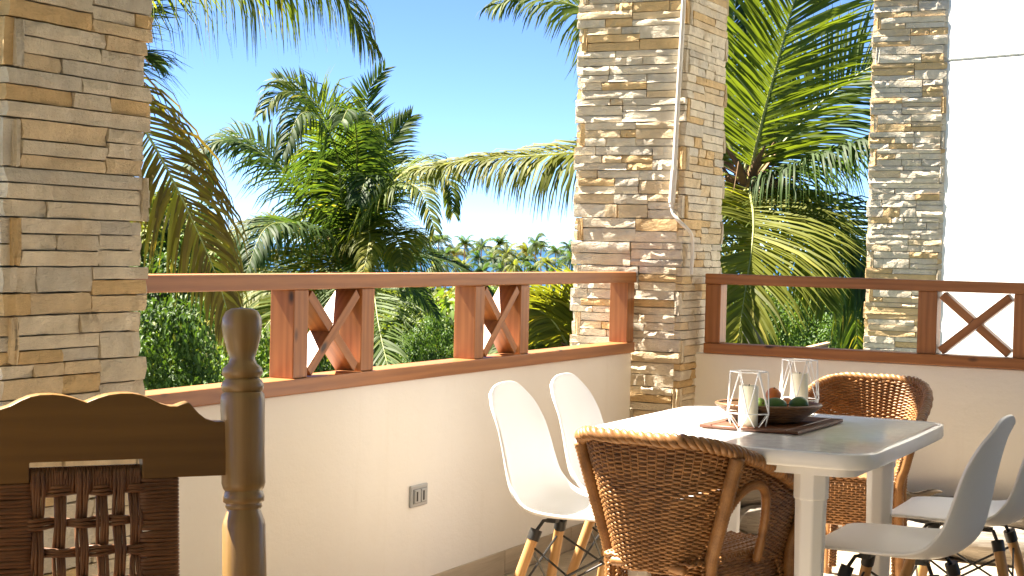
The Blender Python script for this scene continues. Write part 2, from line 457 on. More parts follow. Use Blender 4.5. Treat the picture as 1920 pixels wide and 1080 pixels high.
def pillar(name, x0, x1, y0, y1, z0, z1, zvis, label, faces=('-y', '+x'), limit=295, lo=.2):
    """core x0..x1, y0..y1; cladding on the named faces as single stones between lo and zvis, joined elsewhere"""
    root = empty(name, ((x0 + x1) / 2, (y0 + y1) / 2, z0)); tag(root, label, 'pillar')
    cx, cy = (x0 + x1) / 2, (y0 + y1) / 2
    b = MB(); b.box((0, 0, (z1 - z0) / 2), (x1 - x0 - .034, y1 - y0 - .034, z1 - z0 - .004)); b.build('core', M['core'], root)
    rest = MB(); rest_cols = []; count = 0
    spec = {'-y': ((x0, y0), (1, 0), x1 - x0, 0), '+x': ((x1, y0), (0, 1), y1 - y0, math.pi / 2),
            '-x': ((x0, y1), (0, -1), y1 - y0, -math.pi / 2), '+y': ((x1, y1), (-1, 0), x1 - x0, math.pi)}
    order = [f for f in ('-y', '+x', '-x', '+y')]
    for fi, fc in enumerate(order):
        (ox, oy), (dx, dy), W, rz = spec[fc]; single = fc in faces
        z = z0; blk = 0
        while z < z1 - .02:
            bh = min(.106, z1 - z); # one cladding block of several courses
            over = (.012 if (blk + fi) % 2 else -.010)      # alternate quoin overlap at the corners
            cells = []                                      # (x, length, z, height)
            x = -over; end = W + over
            if (blk + fi) % 2 == 0 and srnd.random() < .7: cells.append((x, .026, z, bh)); x += .026
            rend = end
            if (blk + fi) % 2 == 1 and srnd.random() < .5: rend = end - .026; cells.append((rend, .026, z, bh))
            while x < rend - .01:                           # segments of the block, each with its own courses
                SL = srnd.uniform(.19, .42)
                if rend - (x + SL) < .12: SL = rend - x
                hs = srnd.choice([(.46, .54), (.33, .34, .33), (.5, .5), (.28, .30, .42), (.45, .25, .30), (.30, .42, .28), (.38, .34, .28), (.36, .33, .31), (.30, .33, .37), (.58, .42)]); zz = z
                for h in hs:
                    h *= bh; parts = srnd.choice([1, 2, 2, 3]) if SL > .30 else srnd.choice([1, 1, 2]) if SL > .2 else 1
                    cuts = [0] + sorted(srnd.uniform(.25, .75) if parts == 2 else (.2 + .3 * (j + srnd.uniform(.2, .8))) for j in range(parts - 1)) + [1]
                    for c0, c1 in zip(cuts, cuts[1:]): cells.append((x + SL * c0, SL * (c1 - c0), zz, h))
                    zz += h
                x += SL
            for (cxx, L, pz, ph) in cells:
                dep = .036 + srnd.uniform(-.003, .004); u = cxx + L / 2; off = -.010 + (.036 - dep) / 2
                nx, ny = dy, -dx                            # outward normal
                wx = ox + dx * u - nx * (off + .012); wy = oy + dy * u - ny * (off + .012)
                col = stone_colour(); sz = (L - .0022, dep, ph - .0018); tilt = srnd.uniform(-.02, .02) * (.07 / max(L, .07))
                if single and lo <= pz <= zvis and count < limit:
                    o = link('stone', srnd.choice(STONES), M['stone'], root, color=col)
                    o.location = (wx - cx, wy - cy, pz + ph / 2 - z0); o.rotation_euler = (0, tilt if rz == 0 else 0, rz)
                    o.scale = sz; count += 1
                else:
                    me = srnd.choice(STONES)
                    mt = Matrix.Translation((wx - cx, wy - cy, pz + ph / 2 - z0)) @ Matrix.Rotation(rz, 4, 'Z') @ Matrix.Diagonal((*sz, 1))
                    rest.add([mt @ v.co for v in me.vertices], [tuple(p.vertices) for p in me.polygons]); rest_cols += [c_ for _ in me.vertices for c_ in (*col, 1)]
            z += bh; blk += 1
    if rest.v:
        o = rest.build('stone_cladding', M['stone'], root, smooth=28, color=(.70, .62, .51)); o['kind'] = 'stuff'
        ca = o.data.attributes.new('stone_colour', 'FLOAT_COLOR', 'POINT'); ca.data.foreach_set('color', rest_cols)
    return root
pillar('stone_pillar', -.32, .19, -4.11, -3.665, 0, 3.2, 2.0, 'large pale stone pillar with honey coloured stones, nearest, behind the rocking chair', limit=290, lo=.30)
pillar('stone_pillar', -.295, .205, -.07, .43, 0, 3.2, 2.45, 'pale stone pillar at the terrace corner with a white conduit pipe on it', limit=298, lo=.62)
pillar('stone_pillar', 0.195, .635, 3.3, 3.43, -3.5, 3.6, 3.1, 'far pale stone pillar behind the right balustrade, beside the bright white wall', limit=298, lo=.3)

# conduit on the corner pillar
yf = -.105; xf = .235
cp = [on_plane(px, py, Vector((0, yf, 0)), Vector((0, 1, 0))) for px, py in ((1287, -150), (1282, 0), (1273, 160), (1264, 320), (1260, 375), (1259, 388))]
cp2 = [on_plane(px, py, Vector((0, yf - .005, 0)), Vector((0, 1, 0))) for px, py in ((1263, 402), (1275, 416))]
cp3 = [on_plane(px, py, Vector((xf + .012, 0, 0)), Vector((1, 0, 0))) for px, py in ((1293, 434), (1298, 450), (1298, 480), (1296, 515))]
con = empty('conduit_pipe', cp3[-1]); tag(con, 'thin white conduit pipe running down the corner stone pillar', 'pipe')
loc = lambda pts: [p - cp3[-1] for p in pts]
b = MB(); b.tube(catmull(loc(cp), 20), .0105, 10); b.build('pipe', M['pvc'], con, smooth=60)
b = MB(); b.tube(catmull(loc(cp[-1:] + cp2 + cp3), 28), .0078, 10); b.build('flexible_tail', M['pvc'], con, smooth=60)
sl = loc([on_plane(px, py, Vector((0, yf, 0)), Vector((0, 1, 0))) for px, py in ((1264.3, 318), (1259.5, 380))])
b = MB(); b.tube(sl, .0145, 12); b.build('sleeve', M['pvc'], con, smooth=60)

# socket on the left parapet
so = empty('power_socket', (WA, -1.98, .353)); tag(so, 'grey metal double power socket on the cream parapet wall', 'socket')
b = MB(); b.box((.005, 0, .036), (.010, .112, .073)); b.build('plate', M['steel'], so, bevel=.003)
b = MB(); b.box((.0105, 0, .036), (.004, .088, .050)); b.build('recess', M['grey_plastic'], so, bevel=.001)
for yy in (-.022, .022):
    b = MB(); b.box((.014, yy, .036), (.006, .037, .044)); b.build('socket_cover', M['steel'], so, bevel=.002)
    b = MB(); b.box((.0172, yy - .006, .036), (.002, .008, .032)); b.build('slot', M['black_metal'], so)

# ------------------------------------------------------------------ balustrades
DEP, UH, LH = .085, .046, .046
def balustrade(origin, axis, s0, s1, posts, xs, label):
    """axis 'y' along parapet A, 'x' along parapet B; posts: (start, end) along the axis; xs: (start, end) of the crossed panels"""
    root = empty('balustrade', origin); tag(root, label, 'balustrade', 'stained wood balustrades on the parapets')
    def P(s, dn, z):       # s along, dn outwards depth (0 = inner face)
        return Vector((-dn, s - origin[1], z)) if axis == 'y' else Vector((s - origin[0], dn, z))
    acr = (1, 0, 0) if axis == 'y' else (0, 1, 0)
    b = MB(); b.board(P(s0, DEP / 2 - .004, ZR - UH / 2), P(s1, DEP / 2 - .004, ZR - UH / 2), DEP + .008, UH); b.build('top_rail', M['rail'], root, bevel=.004)
    b = MB(); b.board(P(s0, DEP / 2 - .004, ZP + LH / 2), P(s1, DEP / 2 - .004, ZP + LH / 2), DEP + .008, LH); b.build('bottom_rail', M['rail'], root, bevel=.004)
    za, zb = ZP + LH + .0005, ZR - UH - .0005
    for a, c in posts:
        b = MB(); b.board(P((a + c) / 2, DEP / 2, za), P((a + c) / 2, DEP / 2, zb), (c - a), DEP, acr); b.build('post', M['rail'], root, bevel=.003)
    for a, c in xs:
        hz = .034
        t = Vector((c - a, zb - za)); n = Vector((-t.y, t.x)).normalized() * hz / 2
        # one full diagonal and two half ones butting against it
        def diag(q0, q1, dn0, dn1):
            d = (q1 - q0).normalized()
            b = MB(); b.board(P(q0.x, (dn0 + dn1) / 2, q0.y), P(q1.x, (dn0 + dn1) / 2, q1.y), dn1 - dn0, hz, (0, 0, 1) if True else acr); b.build('brace', M['rail'], root, bevel=.002)
        A = Vector((a, za)); B = Vector((c, zb)); C = Vector((a, zb)); D = Vector((c, za)); mid = (A + B) / 2
        e = (B - A).normalized(); g = (D - C).normalized()
        ins = .022
        diag(A + e * ins, B - e * ins, .004, DEP - .006)
        k = hz * .5 / abs(e.x * g.y - e.y * g.x) + .001
        diag(C + g * ins, mid - g * k, .007, DEP - .008); diag(mid + g * k, D - g * ins, .007, DEP - .008)
    return root
def bal(*a): 
    o = balustrade(*a)
    for ch in o.children: ch.location.z -= a[0][2]
    return o
bal((WA + .012, -2, ZP), 'y', -3.66, -.112, [(-2.752, -2.676), (-2.377, -2.300), (-1.614, -1.540), (-1.245, -1.170), (-.19, -.113)],
    [(-2.676, -2.377), (-1.540, -1.245)], 'long stained wood balustrade with two crossed panels, on the left parapet')
bal((1.4, WB - .012, ZP), 'x', .262, 3.6, [(.263, .335), (1.205, 1.285), (1.595, 1.675), (2.75, 2.83), (3.12, 3.2)],
    [(1.285, 1.595), (2.83, 3.12)], 'stained wood balustrade behind the dining table, on the right parapet')

# ------------------------------------------------------------------ bright white neighbour wall, small wall top
nh = empty('white_building', (.615, 3.283, -3.5)); tag(nh, 'blank sunlit white building wall behind the far stone pillar', 'building')
b = MB(); b.box((2.0, .17, 2.97), (4.0, .3, 5.94)); b.build('wall', M['white_wall'], nh, bevel=.01)
b = MB(); b.box((2.0, .17, 5.94 + .9955), (4.0, .306, 1.99)); b.build('upper_band', M['white_wall'], nh, bevel=.01)
nh.rotation_euler = (0, 0, R(-22))
gw = empty('garden_wall', at(1525, 668, 13)); tag(gw, 'brown wall end with a sloping top beyond the right balustrade', 'wall')
b = MB(); h0 = .30
for (x, z) in ((-.35, -1.5), (.12, -1.5), (.12, .10), (-.35, -.02)):
    b.v += [(x, 0, z), (x, .10, z)]
b.f = [(0, 2, 4, 6), (1, 7, 5, 3), (0, 1, 3, 2), (2, 3, 5, 4), (4, 5, 7, 6), (6, 7, 1, 0)]; b.uv = [[(0, 0)] * 4] * 6
b.build('wall', M['brown_roof'], gw)
b = MB(); b.board((-.37, .05, -.02), (.13, .05, .107), .13, .016); b.build('coping', M['sand'], gw)
gw.rotation_euler = (0, 0, YAW)

# ------------------------------------------------------------------ dining table
TX0, TX1, TY0, TY1, TZ = .884, 1.712, -2.725, -1.745, .735
tx, ty = (TX0 + TX1) / 2, (TY0 + TY1) / 2
tb = empty('dining_table', (tx, ty, 0)); tag(tb, 'white plastic dining table with rounded corners set with a fruit bowl', 'table')
def rrect(hx, hy, r, bow, n=6, m=8):
    out = []
    for cx, cy, a0 in ((hx - r, hy - r, 0), (-hx + r, hy - r, 90), (-hx + r, -hy + r, 180), (hx - r, -hy + r, 270)):
        for i in range(n + 1):
            a = R(a0 + 90 * i / n); out.append([cx + r * math.cos(a), cy + r * math.sin(a)])
    res = []
    for i, p in enumerate(out):
        q = out[(i + 1) % len(out)]; res.append(p)
        if math.hypot(q[0] - p[0], q[1] - p[1]) > r:
            for k in range(1, m):
                t = k / m; res.append([p[0] + (q[0] - p[0]) * t, p[1] + (q[1] - p[1]) * t])
    o2 = []
    for x, y in res:
        fx = 1 - (y / hy) ** 2; fy = 1 - (x / hx) ** 2
        o2.append((x + bow * fx * (1 if x > 0 else -1) * (abs(x) / hx) ** 3, y + bow * fy * (1 if y > 0 else -1) * (abs(y) / hy) ** 3))
    return o2
def slab(b, outline, levels):
    n = len(outline); base = len(b.v)
    for ins, z in levels:
        for x, y in outline:
            l = math.hypot(x, y); b.v.append((x * (1 - ins / l), y * (1 - ins / l), z))
    for i in range(len(levels) - 1):
        for k in range(n):
            k2 = (k + 1) % n; b.f.append((base + i * n + k, base + i * n + k2, base + (i + 1) * n + k2, base + (i + 1) * n + k)); b.uv.append([(0, 0)] * 4)
    b.f.append(tuple(base + k for k in range(n - 1, -1, -1))); b.uv.append([(0, 0)] * n)
    e = base + (len(levels) - 1) * n
    b.f.append(tuple(e + k for k in range(n))); b.uv.append([(0, 0)] * n)
b = MB(); slab(b, rrect((TX1 - TX0) / 2, (TY1 - TY0) / 2, .085, .006), [(.012, TZ - .040), (.004, TZ - .040), (.0, TZ - .034), (.0, TZ - .006), (.0015, TZ - .002), (.005, TZ), (.03, TZ), (.034, TZ - .0012)])
b.build('tabletop', M['table'], tb, smooth=35)
b = MB(); slab(b, rrect((TX1 - TX0) / 2 - .05, (TY1 - TY0) / 2 - .05, .05, 0), [(0, TZ - .065), (0, TZ - .041)]); b.build('under_frame', M['plastic'], tb, smooth=35)
for sx in (-1, 1):
    for sy in (-1, 1):
        x = sx * ((TX1 - TX0) / 2 - .175); y = sy * ((TY1 - TY0) / 2 - .115)
        b = MB(); b.lathe([(.030, 0), (.033, .01), (.042, TZ - .138), (.0425, TZ - .132)], 8); leg = b.build('leg', M['plastic'], tb, bevel=.004); leg.location = (x, y, 0); leg.rotation_euler = (0, 0, R(22.5))
        b = MB(); b.lathe([(.0450, TZ - .135), (.0455, TZ - .130), (.046, TZ - .066)], 8); c = b.build('collar', M['plastic'], leg, bevel=.002)

# ------------------------------------------------------------------ white shell chairs
def shell_mesh():
    prof = [(.245, .418), (.235, .432), (.205, .443), (.12, .440), (.03, .432), (-.06, .428), (-.12, .434), (-.165, .458), (-.195, .50), (-.21, .56), (-.222, .63), (-.236, .70), (-.250, .762), (-.264, .815)]
    wid = [.165, .188, .205, .220, .224, .222, .217, .210, .203, .196, .189, .180, .166, .128]
    curl = [.0, .002, .006, .014, .022, .032, .045, .055, .055, .048, .040, .030, .018, .006]
    PP = catmull([Vector((p[0], p[1], 0)) for p in prof], 44)
    WW = catmull([Vector((w, c, 0)) for w, c in zip(wid, curl)], 44)
    b = MB(); NU = 18
    for i, p in enumerate(PP):
        a = PP[max(0, i - 1)]; c = PP[min(44, i + 1)]; t = (c - a).normalized()
        n = Vector((t.y, -t.x))               # towards the sitter
        for k in range(NU + 1):
            s = -1 + 2 * k / NU
            w = WW[i].x; cu = WW[i].y * abs(s) ** 2.6
            # rounded upper corners and front lip
            dz = 0
            if i > 36: dz = -(.030) * (abs(s) ** 3) * ((i - 36) / 8)
            if i < 6: dz = -.006 * (1 - i / 6) * 1
            sx_ = s * w * (1 - .0 * s * s)
            y_ = p.x + n.x * cu - (.03 * (abs(s) ** 3) * (1 - i / 6) if i < 6 else 0)
            z_ = p.y + n.y * cu + dz
            b.v.append((sx_, y_, z_))
    for i in range(44):
        for k in range(NU):
            q = i * (NU + 1) + k; b.f.append((q, q + 1, q + NU + 2, q + NU + 1)); b.uv.append([(0, 0)] * 4)
    return b.mesh('shell', smooth=180)
def shell_chair():
    root = empty('shell_chair')
    o = link('shell', shell_mesh(), M['shell'], root)
    so_ = o.modifiers.new('thickness', 'SOLIDIFY'); so_.thickness = .009; so_.offset = 0
    bv = o.modifiers.new('edge', 'BEVEL'); bv.width = .003; bv.segments = 2; bv.limit_method = 'ANGLE'; bv.angle_limit = R(60)
    tops = {}; feet = {}
    for sx in (-1, 1):
        for sy in (-1, 1):
            t = Vector((sx * .105, sy * .115 + .01, .385)); f = Vector((sx * .215, sy * .215 + .01, 0)); tops[sx, sy] = t; feet[sx, sy] = f
            b = MB(); b.tube([f, f.lerp(t, .04), f.lerp(t, .6), t], [.0115, .0125, .0165, .0165], 12); b.build('leg', M['beech'], root, smooth=50)
            b = MB(); d = (f - t).normalized(); b.tube([t - d * .004, t + d * .03], .0185, 10)
            b.tube([t + d * .004, t - d * .018 + Vector((-sx * .012, -sy * .012, .012)), Vector((t.x - sx * .035, t.y - sy * .035, .415))], .0055, 8)
            b.box((t.x - sx * .038, t.y - sy * .038, .414), (.03, .03, .012)); b.build('bracket', M['black_metal'], root, smooth=50)
    for a, c in (((-1, -1), (1, -1)), ((1, -1), (1, 1)), ((1, 1), (-1, 1)), ((-1, 1), (-1, -1))):
        for p, q in ((a, c), (c, a)):
            t0 = tops[p].lerp(feet[p], .11); t1 = tops[q].lerp(feet[q], .58)
            b = MB(); b.tube([t0, t1], .0036, 6)
            b.tube([t1 - Vector((0, 0, .006)), t1 + Vector((0, 0, .006))], .008, 6); b.build('brace_rod', M['black_metal'], root, smooth=50)
    return root
ch0 = shell_chair()
G = 'white shell chairs around the dining table'
for i, (x, y, a, lab) in enumerate([
        (.735, -2.265, -86, 'white shell chair on the left of the table, nearest the camera, seat half in sun'),
        (.735, -1.835, -86, 'white shell chair on the left of the table, farther back beside the corner pillar'),
        (1.712, -2.30, 88, 'grey shaded white shell chair on the right of the table, nearest, seen from the side'),
        (1.765, -1.66, 90, 'white shell chair on the right of the table, farther back, cut by the photo edge')]):
    o = ch0 if i == 0 else copy_tree(ch0)
    o.location = (x, y, .006); o.rotation_euler = (0, 0, R(a)); tag(o, lab, 'chair', G)

# ------------------------------------------------------------------ wicker armchairs
def wicker_chair():
    root = empty('wicker_armchair')
    YF, B_, NEXP = .245, .50, 3.4
    def plan(th, z):
        k = max(0, (z - .40) / .36); a = .180 + .094 * k if z > .40 else .180 + .012 * (.40 - z) / .4
        bb = B_ + .045 * k - (.0 if z > .4 else .0)
        c, s = math.cos(th), math.sin(th)
        kr = abs(s) ** (2 / NEXP); x_ = a * math.copysign(abs(c) ** (2 / NEXP), c) * (1 - .23 * kr * kr * (1 - min(1, k)))
        return Vector((x_, YF - bb * kr, z))
    N = 400; ths = [math.pi * i / N for i in range(N + 1)]
    base = [plan(t, .5) for t in ths]; arc = [0]
    for i in range(N): arc.append(arc[-1] + (base[i + 1] - base[i]).length)
    LT = arc[-1]
    def th_at(s):
        s = max(0, min(LT, s)); return float(np.interp(s, arc, ths))
    def S(s, z): return plan(th_at(s), z)
    def out(s):
        t = S(min(LT, s + .01), .5) - S(max(0, s - .01), .5); n = Vector((-t.y, t.x, 0)).normalized(); return n
    # rim height along the arc
    def top(s):
        p = S(s, .5); k = max(0, min(1, (YF - p.y) / B_)); return .565 + .187 * (k ** .9)
    HC, HW, HZ0, HZ1 = .315, .108, .415, .215        # arm opening: arc centre, half width, sill height, rise
    def hole(s, z):
        for c in (HC, LT - HC):
            u = (s - c) / HW
            if abs(u) < 1 and z > HZ0 - .012 and z < HZ0 + HZ1 * math.sqrt(max(0, 1 - abs(u) ** 2.4)): return True
        if z < .405:
            near = min(abs(s - q) for q in POSTS)
            lim = .030 + .035 * max(0, (z - .30) / .1) ** 2
            return near > lim
        return False
    sp_ = next(arc[i] for i in range(N + 1) if base[i].x < .150 and base[i].y < 0)
    POSTS = [.020, sp_, LT - sp_, LT - .020]
    SP = .0172; nst = int(LT / SP)
    wb_ = MB(); z = .03; row = 0
    while z < .745:
        run = []; s = 0.0
        def flush():
            if len(run) > 2: wb_.tube(list(run), .0049, 4, cap=True, flat=.95)
        while s <= LT:
            if z < top(s) - .008 and not hole(s, z):
                dense = 1.0
                amp = .0036 * math.sin(math.pi * s / SP + math.pi * row)
                jit = .0011 * math.sin(s * 37 + row * 1.3) + .0008 * math.sin(s * 91 + row * 2.7)
                run.append(S(s, z + jit) + out(s) * amp)
            else:
                flush(); run = []
            s += SP / 2.0 * .999
        flush()
        z += .0057 if not (.600 < z < .628) else .0074
        row += 1
    w = wb_.build('weave', M['wicker'], root, smooth=180); w['kind'] = 'stuff'
    sb_ = MB()
    for k in range(nst + 1):
        s = k * SP; zz = [.41 + (top(s) - .41) * i / 8 for i in range(9)]
        seg = []
        for z in zz + [None]:
            if z is not None and not hole(s, z): seg.append(S(s, z) + out(s) * (.0026 if .66 < z else 0))
            else:
                if len(seg) > 1: sb_.tube(seg, .0030, 5)
                seg = []
    st = sb_.build('stakes', M['wicker'], root, smooth=180); st['kind'] = 'stuff'
    def wrapped(b, pts, r, pitch=.011, n=9):
        # pole wound with cane: radius swells at every turn
        P = []; rr = []; L = sum((pts[i + 1] - pts[i]).length for i in range(len(pts) - 1)); m_ = max(6, int(L / pitch * 2))
        C = catmull(pts, m_)
        b.tube(C, [r * (1 + (.10 if i % 2 else -.04)) for i in range(m_ + 1)], n)
    for k, s in enumerate(POSTS):
        b = MB(); off = out(s) * .021
        zt = top(s) - .012
        wrapped(b, [S(s, z) + off * (1 if z > .1 else 1.2) for z in (0.0, .2, .40, .55 if k in (1, 2) else .48, zt)], .0185)
        b.build('post', M['wicker'], root, smooth=180)
    # braided rim: three strands twisted round the top edge
    ss = [LT * i / 320 for i in range(321)]
    for strand in range(3):
        pts = []
        for i, s in enumerate(ss):
            a = s / .044 * 2 * math.pi + strand * 2 * math.pi / 3
            n = out(s); pts.append(S(s, top(s)) + n * (.012 + .0105 * math.cos(a)) + Vector((0, 0, .0105 * math.sin(a))))
        b = MB(); b.tube(pts, .0105, 7, flat=.8); b.build('rim_strand', M['wicker'], root, smooth=180)
    # wrapped arches of the arm openings and front uprights
    for c in (HC, LT - HC):
        pts = []
        for i in range(25):
            a = math.pi * i / 24; u = -math.cos(a)
            s = c + HW * 1.02 * u; pts.append(S(s, HZ0 - .005 + (HZ1 + .004) * max(0, 1 - abs(u) ** 2.4) ** .5) + out(s) * .004)
        b = MB(); wrapped(b, pts, .0125, .010, 8); b.build('arm_arch', M['wicker'], root, smooth=180)
    # seat: ribbed woven top and deep woven apron
    b = MB(); x0 = .172
    nrow = 40
    for i in range(nrow):
        y = -.235 + .475 * i / (nrow - 1); pts = []
        for k in range(25):
            x = -x0 + 2 * x0 * k / 24; pts.append(Vector((x, y, .430 + .0035 * math.sin(math.pi * (k + i)) + .003 * math.cos(math.pi * k + math.pi * i) + .004 * (1 - (x / x0) ** 2))))
        b.tube(pts, .0066, 5)
    for i in range(13):
        x = -x0 + .008 + (2 * x0 - .016) * i / 12
        b.tube([(x, -.235, .4335), (x, .24, .4335)], .0062, 5)
    narrow = lambda mb: [(v[0] * (1 - .27 * max(0, min(1, (.245 - v[1]) / .5)) ** 2), v[1], v[2]) for v in mb.v]
    b.v = narrow(b); b.build('seat', M['wicker'], root, smooth=180)['kind'] = 'stuff'
    b = MB()
    for i in range(19):
        z = .262 + .162 * i / 18; pts = []
        P = [(-x0, -.2), (-x0, .22)] ; path = []
        for k in range(22): path.append(Vector((-x0, -.2 + .43 * k / 21, z)))
        for k in range(1, 22): path.append(Vector((-x0 + 2 * x0 * k / 21, .235, z)))
        for k in range(1, 22): path.append(Vector((x0, .23 - .43 * k / 21, z)))
        for k, p in enumerate(path):
            d = .0035 * (1 if (k + i) % 2 else -1); n = Vector((p.x / x0 if abs(p.x) > x0 - .001 else 0, 1 if p.y > .23 else 0, 0))
            pts.append(p + n * d)
        b.tube(pts, .0052, 4)
    for k in range(1, 21): 
        x = -x0 + 2 * x0 * k / 21; b.tube([(x, .235, .262), (x, .235, .43)], .0034, 5)
    b.v = narrow(b); b.build('apron', M['wicker'], root, smooth=180)['kind'] = 'stuff'
    for za in (.415, .20):
        for y in (-.235,):
            b = MB(); wrapped(b, [Vector((-.105, y, za)), Vector((0, y - .012, za + .006)), Vector((.105, y, za))], .0125); b.build('stretcher', M['wicker'], root, smooth=180)
    for sx in (-1, 1):
        b = MB(); wrapped(b, [Vector((sx * .178, -.2, .17)), Vector((sx * .184, .21, .17))], .011); b.build('stretcher', M['wicker'], root, smooth=180)
    # curved brace under the back
    b = MB(); b.tube(catmull([Vector((-.11, -.25, .16)), Vector((-.07, -.252, .33)), Vector((0, -.252, .375)), Vector((.07, -.252, .33)), Vector((.11, -.25, .16))], 24), .009, 8); b.build('bow_brace', M['wicker'], root, smooth=180)
    return root
wc = wicker_chair(); wc.location = (1.20, -2.595, .006); wc.rotation_euler = (0, 0, R(-6))
tag(wc, 'brown wicker armchair in front of the table, back turned to the camera', 'armchair', 'wicker armchairs at the dining table')
w2 = copy_tree(wc); w2.scale = (.93, 1, 1); w2.location = (1.195, -.76, .006); w2.rotation_euler = (0, 0, R(183))
tag(w2, 'wicker armchair behind the table against the white parapet, facing the camera', 'armchair')

# ------------------------------------------------------------------ things on the table
mt = empty('place_mat', (1.295, -2.175, TZ)); tag(mt, 'dark brown woven place mat lying under the fruit bowl', 'mat')
mt.rotation_euler = (0, 0, R(-2)); b = MB()
for i in range(42):
    y = -.205 + .41 * i / 41; b.tube([(-.145, y, .006), (-.05, y, .0068), (.05, y, .006), (.145, y, .0068)], .0056, 5)
o = b.build('slats', M['mat'], mt, smooth=180); o['kind'] = 'stuff'
for x in (-.11, .0, .11):
    b = MB(); b.tube([(x, -.21, .0112), (x, .21, .0112)], .0016, 5); b.build('binding_cord', M['mat'], mt)
bw = empty('fruit_bowl', (1.285, -2.19, TZ + .0125)); tag(bw, 'oval brown woven bowl of fruit on the brown place mat', 'bowl'); bw.rotation_euler = (0, 0, R(30)); bw.scale = (.96, .96, .84)
b = MB(); b.lathe([(.070, 0), (.080, .003), (.106, .022), (.130, .042), (.142, .053), (.147, .057), (.143, .059), (.134, .055), (.116, .042), (.092, .022), (.06, .012), (.001, .010)], 36, sx=1.06, sy=.84)
b.build('lining', M['bowl'], bw, smooth=60)
b = MB(); oc = [(.072, .003), (.082, .005), (.090, .010), (.098, .0155), (.106, .022), (.114, .029), (.122, .0355), (.130, .042), (.137, .048), (.143, .054), (.146, .059)]
for k, (rr, zz) in enumerate(oc):
    b.tube([((rr + .0012 + .0009 * (-1) ** (j + k)) * 1.06 * math.cos(2 * math.pi * j / 64), (rr + .0012 + .0009 * (-1) ** (j + k)) * .84 * math.sin(2 * math.pi * j / 64), zz) for j in range(64)], .0047 if k < 10 else .006, 6, closed=True)
b.build('woven_side', M['basket'], bw, smooth=180)['kind'] = 'stuff'
def fruit(name, label, cat, px, py, depth, rx, rz, mat, tilt, stem=True):
    p = at(px, py, depth); root = empty(name, p); tag(root, label, cat, 'fruit in the bowl')
    b = MB(); n = 14; prof = []
    for i in range(n + 1):
        a = math.pi * i / n; t = -math.cos(a)
        rr = rx * math.sin(a) * (1 - .16 * t if name == 'avocado' else 1); prof.append((max(rr, .0006), t * rz))
    b.lathe(prof, 20); q = b.build('skin', mat, root, smooth=180)
    b = MB(); b.tube([(0, 0, rz * .97), (.001, 0, rz * 1.06)], .0028, 6); b.build('stem', M['bark'], root, smooth=60)
    root.rotation_euler = tilt
    return root
fruit('orange', 'orange fruit on top of the bowl between the two lanterns', 'fruit', 1450, 741, 4.66, .0225, .0225, M['orange'], (.3, .2, 0))
fruit('avocado', 'dark green avocado at the left of the bowl, under the orange', 'fruit', 1455, 760, 4.58, .0225, .032, M['avocado'], (R(85), 0, R(118)))
fruit('avocado', 'dark green avocado at the right of the bowl', 'fruit', 1497, 759, 4.62, .0235, .031, M['avocado'], (R(88), 0, R(-40)))
fruit('lime', 'pale green lime at the left of the bowl behind the near lantern', 'fruit', 1424, 760, 4.66, .022, .025, M['lime'], (R(70), 0, R(40)))
fruit('mango', 'brownish mango low in the middle of the bowl', 'fruit', 1476, 764, 4.72, .028, .034, M['orange'], (R(90), 0, R(20)))
def lantern(px, py, h, lab, clab, rot):
    p = on_z(px, py, TZ); root = empty('wire_lantern', (p.x, p.y, TZ)); tag(root, lab, 'lantern', 'white wire lanterns on the table')
    root.rotation_euler = (0, 0, rot)
    n = 6; rt, rm, rb = .053, .066, .047; zt, zm = h, h * .30; wr = .0017
    T_ = [Vector((rt * math.cos(2 * math.pi * k / n), rt * math.sin(2 * math.pi * k / n), zt)) for k in range(n)]
    Mi = [Vector((rm * math.cos(2 * math.pi * (k + .5) / n), rm * math.sin(2 * math.pi * (k + .5) / n), zm)) for k in range(n)]
    Bo = [Vector((rb * math.cos(2 * math.pi * k / n), rb * math.sin(2 * math.pi * k / n), .002)) for k in range(n)]
    for nm, ring in (('top_ring', T_), ('waist_ring', Mi), ('base_ring', Bo)):
        b = MB()
        for k in range(n): b.tube([ring[k], ring[(k + 1) % n]], wr, 6)
        b.build(nm, M['wire'], root, smooth=60)
    for k in range(n):
        b = MB(); b.tube([T_[k], Mi[k]], wr, 6); b.tube([T_[k], Mi[k - 1]], wr, 6); b.tube([Bo[k], Mi[k]], wr, 6); b.tube([Bo[k], Mi[k - 1]], wr, 6)
        b.build('wire', M['wire'], root, smooth=60)
    c = empty('candle', (p.x, p.y, TZ + .001)); tag(c, clab, 'candle', 'cream pillar candles in the lanterns')
    b = MB(); b.lathe([(.026, 0), (.0275, .003), (.0275, h * .74), (.0265, h * .755), (.022, h * .745), (.004, h * .735)], 24); b.build('wax', M['wax'], c, smooth=50)
    b = MB(); b.tube([(0, 0, h * .73), (.001, 0, h * .78)], .0012, 5); b.build('wick', M['black_metal'], c)
lantern(1402, 806, .165, 'white wire lantern in front of the fruit bowl', 'cream pillar candle inside the wire lantern in front of the bowl', .3)
lantern(1497, 779, .172, 'white wire lantern behind the fruit bowl', 'cream pillar candle inside the wire lantern behind the bowl', .15)

